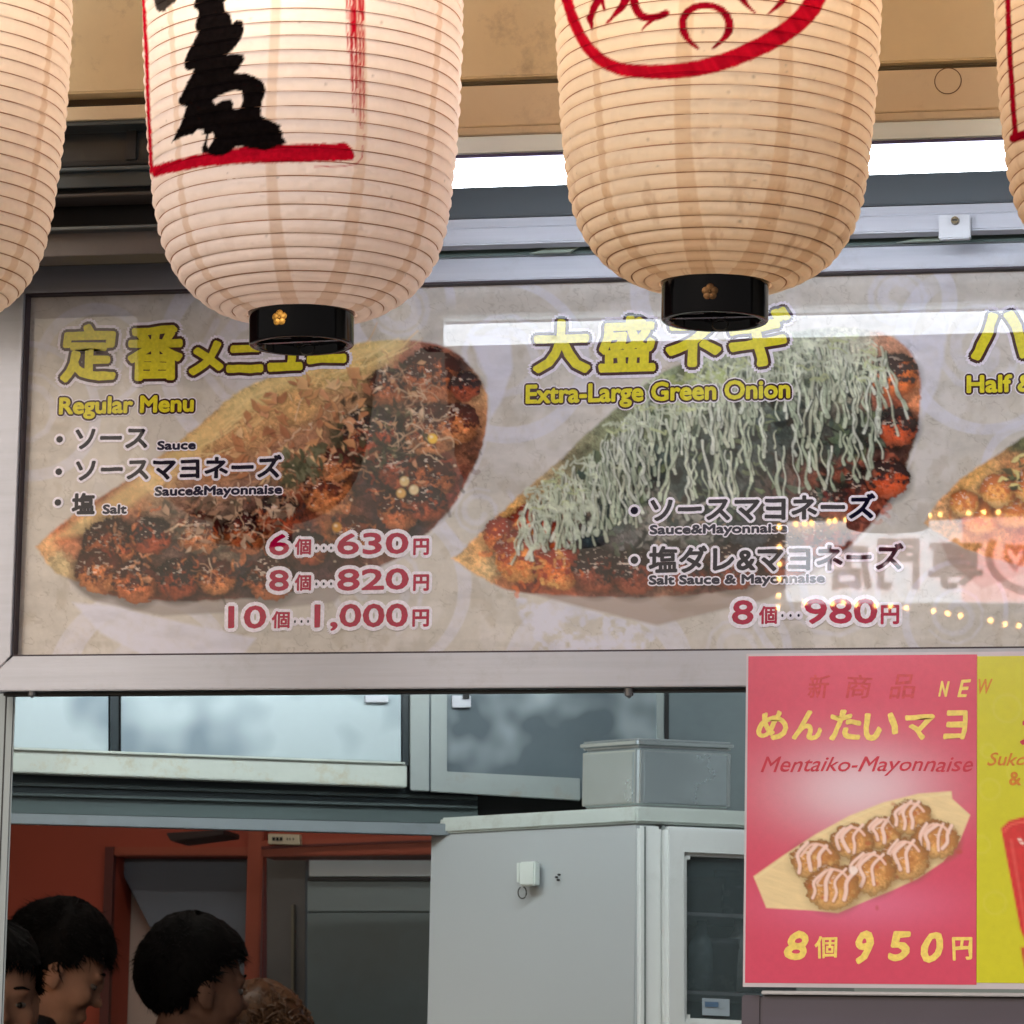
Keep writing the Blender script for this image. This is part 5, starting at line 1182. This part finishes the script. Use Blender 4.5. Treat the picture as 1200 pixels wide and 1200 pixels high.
bb = B(); yq(bb, [(314, 977), (351, 978), (351, 990), (314, 989)], 8.47, .02); bb.build("plate", mat("cream_plate", (214, 200, 172), .5), sg, bevel=.001)
bb = B()
for k, (x, w) in enumerate(((319, 3.4), (323.4, 3.2), (327.6, 3.4))): yq(bb, [(x, 981), (x + w, 981), (x + w, 985.2), (x, 985.2)], 8.4685, .001)
for x in (336, 339, 343): yq(bb, [(x, 982), (x + 1.2, 982), (x + 1.2, 984.5), (x, 984.5)], 8.4685, .001)
bb.build("plate_marks", M_black, sg)
bb = B(); yq(bb, [(194, 976), (262, 972), (262, 978), (200, 986)], 8.3, .12); tag(bb.build("wall_bracket", mat("bracket_dark", (44, 26, 24), .6), bevel=.002), "small dark wedge bracket high on the red wall under the duct", "bracket")

# ------------------------------------------------------------------ lamps out of view: assumed kitchen tube behind the sign, added room tube, assumed warm bulb
kl = thing("assumed_kitchen_light", "assumed unseen fluorescent light behind the menu sign", "light", (-1.2, 5.42, 2.28))  # assumed tube out of view, put in to light the kitchen cabinets
bb = B(); bb.tube([(-2.1, 5.42, 2.26), (-.75, 5.42, 2.26)], .014, 12); bb.build("tube", emis("assumed_kitchen_glow", (.90, .98, 1.0), 60.0), kl)
bb = B(); bb.box(-2.15, -.7, 5.39, 5.45, 2.28, 2.31); bb.build("housing", mat("fixture_white", (205, 214, 212)), kl)
bb = B(); bb.box(-1.31, -1.29, 5.41, 5.43, 2.31, 2.95); bb.build("stem", M_alu, kl)
rl = thing("room_fill_light", "unseen ceiling fluorescent tube added to brighten the red room", "light", (-2.2, 8.0, 2.88))  # unseen tube added to light the red wall, doorway and heads
bb = B(); bb.tube([(-2.9, 8.0, 2.86), (-1.6, 8.0, 2.86)], .016, 12); bb.build("tube", emis("room_fill_glow", (1.0, .93, .84), 20.0), rl)
bb = B(); bb.box(-2.95, -1.55, 7.96, 8.04, 2.885, 2.95); bb.build("housing", mat("fixture_white", (205, 214, 212)), rl)
pl = thing("assumed_warm_lamp", "assumed unseen warm bulb behind the left post, added to light the faces", "lamp", onY(-95, 1120, 7.0))  # assumed bulb out of view, put in for warm light on the faces
bc = onY(-95, 1120, 7.0)
bb = B(); bb.lathe([(.001, -.04), (.02, -.034), (.032, -.014), (.03, .01), (.016, .035), (.013, .05), (.001, .051)], bc, 20); smooth(bb.build("bulb", emis("assumed_bulb_glow", (1, .62, .3), 36.0), pl))
bb = B(); bb.tube([bc + Vector((0, 0, .05)), Vector((bc.x, bc.y, 2.95))], .004, 6); bb.build("cord", M_black, pl)

# ------------------------------------------------------------------ people waiting inside
def ico(c, r, n=24, m_=16):
    V = []; Fc = []
    for i in range(m_ + 1):
        t = math.pi * i / m_
        for k in range(n):
            a = 2 * math.pi * k / n
            V.append((c[0] + r[0] * math.sin(t) * math.cos(a), c[1] + r[1] * math.sin(t) * math.sin(a), c[2] + r[2] * math.cos(t)))
    for i in range(m_):
        for k in range(n):
            Fc.append((i * n + k, (i + 1) * n + k, (i + 1) * n + (k + 1) % n, i * n + (k + 1) % n))
    return V, Fc
def fused(name, parts, voxel, mats, parent, smooth_it=4):
    bb = B()
    for V, Fc in parts: bb.add(V, Fc)
    me = bpy.data.meshes.new("tmp"); me.from_pydata(bb.v, [], bb.f); me.update()
    bm = bmesh.new(); bm.from_mesh(me); bmesh.ops.remove_doubles(bm, verts=bm.verts, dist=1e-5); bmesh.ops.recalc_face_normals(bm, faces=bm.faces); bm.to_mesh(me); bm.free()
    o = bpy.data.objects.new("tmp", me); COL.objects.link(o)
    r = o.modifiers.new("r", 'REMESH'); r.mode = 'VOXEL'; r.voxel_size = voxel; r.use_smooth_shade = True
    q = o.modifiers.new("s", 'SMOOTH'); q.iterations = smooth_it; q.factor = .5
    bpy.context.view_layer.update()
    out = bpy.data.meshes.new_from_object(o.evaluated_get(bpy.context.evaluated_depsgraph_get()))
    bpy.data.objects.remove(o); bpy.data.meshes.remove(me); out.name = name; out.materials.clear()
    oo = link(name, out, mats); smooth(oo); oo.parent = parent
    return oo
def seg(a, b_, r0, r1, n=14):
    t = B(); a = Vector(a); b_ = Vector(b_); t.tube([a + (b_ - a) * k / 5 for k in range(6)], [r0 + (r1 - r0) * k / 5 for k in range(6)], n); return t.v, t.f
M_skin = mat("skin", (176, 128, 104), .7, 0, .08, 20, .1, 200, spec=.15)
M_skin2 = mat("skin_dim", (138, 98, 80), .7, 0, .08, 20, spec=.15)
M_hair = mat("hair_black", (17, 13, 12), .75, 0, .6, 40, spec=.12, streak=(1, 1, .2))
M_hair2 = mat("hair_brown", (122, 84, 56), .4, 0, .5, 70)
def person(px_, py_, Y, face_deg, tilt, label, hair, shirt, skin, style, group=None, roll=0.0):
    """px, py: photo position of the head's centre; face_deg: 0 = looks to the photo's right, 90 = away from the camera"""
    hc = onY(px_, py_, Y)
    root = thing("person", label, "person", (hc.x, hc.y, .002))
    H = hc.z - .002
    yaw = PSI + math.radians(face_deg)
    Rz = Matrix.Rotation(yaw, 4, 'Z'); Rt = Rz @ Matrix.Rotation(math.radians(tilt), 4, 'Y') @ Matrix.Rotation(roll, 4, 'X'); piv = Vector((-.03, 0, -.07))
    def hd(V): return [tuple(Rt @ (Vector(v) - piv) + Rz @ piv + Vector((0, 0, H))) for v in V]
    def bd(V): return [tuple(Rz @ Vector(v) + Vector((0, 0, H))) for v in V]
    P = []
    for c, r in (((-.012, 0, .028), (.094, .074, .084)), ((.028, 0, -.02), (.058, .062, .082)), ((.038, 0, -.078), (.042, .046, .036)), ((.066, 0, -.098), (.018, .020, .015)), ((.076, 0, .018), (.014, .05, .013)),
                 ((.088, 0, -.002), (.010, .009, .028)), ((.098, 0, -.026), (.013, .014, .011)), ((.083, 0, -.060), (.011, .023, .006)), ((.082, 0, -.070), (.011, .020, .006)), ((.055, .045, -.03), (.026, .02, .026)), ((.055, -.045, -.03), (.026, .02, .026))):
        V, Fc = ico(c, r); P.append((hd(V), Fc))
    for sgn in (-1, 1):
        V, Fc = ico((-.008, sgn * .077, -.018), (.018, .007, .031)); P.append((hd(V), Fc)); V, Fc = ico((.002, sgn * .074, -.036), (.010, .008, .012)); P.append((hd(V), Fc))
    V, Fc = seg((-.015, 0, -.06), (-.045, 0, -.21), .048, .060); P.append((bd(V), Fc))
    V, Fc = ico((-.05, 0, -.27), (.095, .19, .075)); P.append((bd(V), Fc)); V, Fc = ico((-.045, 0, -.42), (.11, .165, .17)); P.append((bd(V), Fc))
    V, Fc = ico((-.04, 0, -.62), (.10, .145, .15)); P.append((bd(V), Fc)); V, Fc = ico((-.045, 0, -.75), (.11, .165, .12)); P.append((bd(V), Fc))
    hip = -.80; foot = -H + .05
    for sgn in (-1, 1):
        for a, b_, r0, r1 in (((-.045, sgn * .19, -.27), (-.06, sgn * .23, -.55), .05, .04), ((-.06, sgn * .23, -.55), (.02, sgn * .235, -.79), .039, .028),
                              ((-.04, sgn * .09, hip), (-.03, sgn * .10, (hip + foot) / 2), .085, .055), ((-.03, sgn * .10, (hip + foot) / 2), (-.04, sgn * .105, foot), .052, .036), ((-.06, sgn * .105, foot - .01), (.13, sgn * .12, foot - .018), .038, .028)):
            V, Fc = seg(a, b_, r0, r1); P.append((bd(V), Fc))
        V, Fc = ico((.03, sgn * .235, -.83), (.035, .018, .045)); P.append((bd(V), Fc))
        for fi, (dx, ln) in enumerate(((-.022, .060), (-.008, .070), (.006, .074), (.020, .066))):
            V, Fc = seg((.035 + dx, sgn * .235, -.86), (.045 + dx, sgn * (.228 - .012), -.86 - ln), .0085, .007, 8); P.append((bd(V), Fc))
        V, Fc = seg((.055, sgn * .228, -.82), (.082, sgn * .205, -.87), .011, .008, 8); P.append((bd(V), Fc))
    fused("body", P, .0065, skin, root)
    # clothes: a shell over the trunk and arms, another over the legs
    P = []
    for c, r in (((-.05, 0, -.275), (.108, .205, .085)), ((-.045, 0, -.42), (.125, .18, .18)), ((-.04, 0, -.62), (.118, .165, .16)), ((-.045, 0, -.74), (.125, .178, .11))):
        V, Fc = ico(c, r); P.append((bd(V), Fc))
    V, Fc = seg((-.036, 0, -.105), (-.05, 0, -.26), .068, .13); P.append((bd(V), Fc))
    for sgn in (-1, 1):
        V, Fc = seg((-.045, sgn * .19, -.27), (-.06, sgn * .235, -.55), .066, .054); P.append((bd(V), Fc)); V, Fc = seg((-.06, sgn * .235, -.55), (.01, sgn * .236, -.76), .053, .04); P.append((bd(V), Fc))
    fused("jacket", P, .011, shirt, root)
    P = []
    for sgn in (-1, 1):
        V, Fc = seg((-.04, sgn * .09, hip + .04), (-.03, sgn * .10, (hip + foot) / 2), .1, .072); P.append((bd(V), Fc)); V, Fc = seg((-.03, sgn * .10, (hip + foot) / 2), (-.04, sgn * .105, foot + .04), .07, .058); P.append((bd(V), Fc))
    V, Fc = ico((-.045, 0, hip), (.125, .175, .10)); P.append((bd(V), Fc))
    fused("trousers", P, .014, mat("trousers_dark", (34, 36, 44), .8), root)
    # eyes and brows
    for sgn in (-1, 1):
        V, Fc = ico((.071, sgn * .031, -.004), (.011, .013, .006), 12, 8); b2 = B(); b2.add(hd(V), Fc); o = b2.build("eye", mat("eye_white", (120, 108, 100), .5)); o.parent = root; smooth(o)
        V, Fc = ico((.0795, sgn * .031, -.004), (.003, .0055, .0055), 10, 6); b2 = B(); b2.add(hd(V), Fc); o2 = b2.build("iris", mat("iris_dark", (22, 14, 10), .1)); o2.parent = o
        b2 = B(); b2.tube([Vector(v) for v in hd([(.088 - abs(t - .4) * .02, sgn * (.012 + .036 * t), .022 + .005 * math.sin(t * 3)) for t in (0, .3, .6, 1)])], [.0022, .003, .0028, .001], 6); o = b2.build("eyebrow", M_hair); o.parent = root
    # hair: scalp shell plus many short locks
    rnd = random.Random(int(px_)); b2 = B(); cc = Vector((-.012, 0, .028))
    def covered(d):
        az = math.atan2(d.y, d.x)
        A_ = [0, .9, 1.25, 1.55, 1.95, 3.15]; wv = .07 * math.sin(az * 9) * math.sin(az * 4 + 1)
        lowz = wv + float(np.interp(abs(az), A_, {'short': [.30, .26, -.05, -.32, -.60, -.64], 'crop': [.36, .32, .05, -.30, -.80, -.93], 'curly': [.2, .2, 0, -.5, -.9, -.9]}[style]))
        return d.z > lowz
    n_, m_ = 48, 26; idx = {}; V = []; Fc = []
    for i in range(m_ + 1):
        t = math.pi * i / m_
        for k in range(n_):
            a = 2 * math.pi * k / n_; d = Vector((math.sin(t) * math.cos(a), math.sin(t) * math.sin(a), math.cos(t)))
            nz = .004 * math.sin(5 * a + 3 * t) + rnd.uniform(-.002, .002)
            thick = (.013 if style != 'curly' else .024) + (.013 * max(0, d.z) if style != 'crop' else .010 * max(0, d.z)) + nz
            V.append((cc.x + (.094 + thick) * d.x, cc.y + (.074 + thick * .8) * d.y, cc.z + (.084 + thick) * d.z)); idx[(i, k)] = d
    for i in range(m_):
        for k in range(n_):
            if covered(idx[(i, k)]) and covered(idx[(i + 1, k)]): Fc.append((i * n_ + k, (i + 1) * n_ + k, (i + 1) * n_ + (k + 1) % n_, i * n_ + (k + 1) % n_))
    b2.add(hd(V), Fc)
    cnt = {'short': 4200, 'crop': 3600, 'curly': 1500}[style]
    k = 0
    while k < cnt:
        d = Vector((rnd.gauss(0, 1), rnd.gauss(0, 1), rnd.gauss(.3, 1))).normalized()
        if not covered(d): continue
        k += 1
        base_ = Vector((cc.x + .100 * d.x, cc.y + .079 * d.y, cc.z + .092 * d.z))
        if style == 'curly':
            r_ = rnd.uniform(.008, .017); t0 = rnd.uniform(0, 6); ax = d.cross(Vector((rnd.gauss(0, 1), rnd.gauss(0, 1), rnd.gauss(0, 1)))).normalized(); bx = d
            pts = [base_ + d * .012 + ax * r_ * math.cos(t0 + q * .9) + bx * r_ * math.sin(t0 + q * .9) + d.cross(ax) * q * .002 for q in range(6)]
            V = [Vector(v) for v in hd([tuple(p) for p in pts])]; b2.tube(V, [.0026, .003, .003, .0028, .002, .0006], 4, cap=False); continue
        fwd = Vector((.55, 0, -.35)) if d.x > -.2 else Vector((-.15, 0, -.9))
        tan = (fwd - d * fwd.dot(d)); tan = tan.normalized() if tan.length > .01 else Vector((1, 0, 0))
        tan = (tan + Vector((rnd.gauss(0, .3), rnd.gauss(0, .3), rnd.gauss(0, .2)))).normalized()
        ln = rnd.uniform(.016, .034) * (1.35 if (style == 'short' and d.x > .3) else 1.0) * (.75 if style == 'crop' and d.x < .3 else 1)
        side = d.cross(tan).normalized() * rnd.uniform(.0009, .0020)
        o_ = d * (.006 if style == 'crop' else .010); tip = base_ + tan * ln + o_ * rnd.uniform(.4, 2.0); mid = base_ + tan * ln * .5 + o_ * 1.2
        vv = hd([tuple(base_ - side), tuple(base_ + side), tuple(mid + side * .8), tuple(mid - side * .8), tuple(tip)])
        b2.add(vv, [(0, 1, 2, 3), (3, 2, 4)])
    me = bpy.data.meshes.new("hair"); me.from_pydata(b2.v, [], b2.f); me.update(); o = link("hair", me, hair); o.parent = root
    if style == 'curly': smooth(o)
    return root
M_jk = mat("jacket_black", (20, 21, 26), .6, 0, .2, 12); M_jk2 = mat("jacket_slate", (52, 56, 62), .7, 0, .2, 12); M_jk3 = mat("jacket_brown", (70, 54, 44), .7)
person(52, 1124, 7.9, 12, 24, "dark haired person looking down with one ear showing, against the red wall", M_hair, M_jk, M_skin, 'short')
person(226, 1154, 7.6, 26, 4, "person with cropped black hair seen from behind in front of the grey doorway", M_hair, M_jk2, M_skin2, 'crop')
person(-9, 1166, 7.1, -72, 8, "person at the photo's left edge whose lit face is half hidden by the aluminium post", M_hair, M_jk, M_skin, 'crop')
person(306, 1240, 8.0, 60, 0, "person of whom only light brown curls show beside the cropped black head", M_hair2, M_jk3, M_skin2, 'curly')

# ------------------------------------------------------------------ lit signboard across the lane, mirrored in the acrylic of the menu sign
YO = -3.0
def opp(x, y, off=0.0):
    p = onY(x, y, 10.0 - YO); return Vector((p.x, YO + off, p.z))
ob = thing("lane_signboard", "lit signboard with a string of bulbs across the lane, mirrored in the menu sign", "sign", (opp(1050, 660).x, YO, 0))
bb = B(); a, c_ = opp(922, 612), opp(1330, 700); bb.box(a.x, c_.x, YO - .08, YO, c_.z, a.z)
bb.build("light_box", emis("lightbox_white", (.86, .92, 1.0), 13.0), ob, bevel=.004)
bb = B(); a, c_ = opp(1128, 607), opp(1330, 703); bb.box(a.x, c_.x, YO + .001, YO + .006, c_.z, a.z); bb.build("pink_panel", emis("lightbox_pink", (1.0, .54, .52), 15.0), ob)
M_ot = emis("sign_brown", (.70, .10, .02), 1.2); M_or = emis("sign_red", (.8, .06, .04), 5.0)
for ch, x0, x1, yt, yb in (("専", 1090, 1151, 634, 689), ("門", 1030, 1076, 634, 690), ("店", 974, 1020, 636, 690)):
    V, Fc = glyphs(ch); a, c_ = opp(x1, yb), opp(x0, yt); mn = V[:, :2].min(0); mx = V[:, :2].max(0); q = (V[:, :2] - mn) / (mx - mn)
    bb = B(); d = .008
    for k in range(9):
        ox, oz = (0, 0) if k == 8 else (.006 * math.cos(k * math.pi / 4), .006 * math.sin(k * math.pi / 4)); d += .0003
        bb.add([(a.x + (c_.x - a.x) * u + ox, YO + d, a.z + (c_.z - a.z) * v + oz) for u, v in q], Fc)
    me = bpy.data.meshes.new("lettering"); me.from_pydata(bb.v, [], bb.f); me.update(); link("lettering", me, M_ot, ob)
bb = B(); Rr = []
for t in np.linspace(2.7, 6.3, 24): Rr.append(opp(1212 + 52 * math.cos(t), 652 - 42 * math.sin(t), .012))
bb.tube(Rr, .014, 6); hp = [(1178, 650), (1180, 641), (1187, 641), (1190, 650), (1194, 641), (1202, 642), (1202, 652), (1190, 668), (1178, 652)]
bb.tube([opp(x, y, .012) for x, y in hp], .011, 6); bb.build("heart_mark", M_or, ob)
M_lb = emis("string_bulb", (1.0, .50, .14), 130.0)
bl = [(935, 617), (945, 616), (953, 615), (973, 613), (980, 612), (993, 611), (1013, 609), (1030, 608), (1044, 607), (1075, 606), (1090, 605), (1103, 604), (1137, 603), (1154, 602), (1171, 602), (915, 620), (916, 642), (916, 662), (915, 680), (915, 700), (914, 713),
      (945, 708), (977, 709), (990, 708), (1005, 710), (1028, 711), (1045, 712), (1064, 714), (1095, 718), (1112, 721), (1127, 723), (1161, 728), (1178, 733), (1195, 735)]
V0, F0 = ico((0, 0, 0), (.0062, .0062, .0075), 8, 6); bm_ = bpy.data.meshes.new("string_bulb"); bm_.from_pydata(V0, [], F0); bm_.materials.append(M_lb)
for x, y in bl:
    o = bpy.data.objects.new("string_bulb", bm_); COL.objects.link(o); o.location = opp(x, y, .03); o.parent = ob; o.matrix_parent_inverse = Matrix.Translation(-ob.location)
for x in (930, 1300):
    p = opp(x, 700); bb = B(); bb.box(p.x - .03, p.x + .03, YO - .075, YO - .015, 0, p.z + .05); bb.build("post", M_dark, ob)
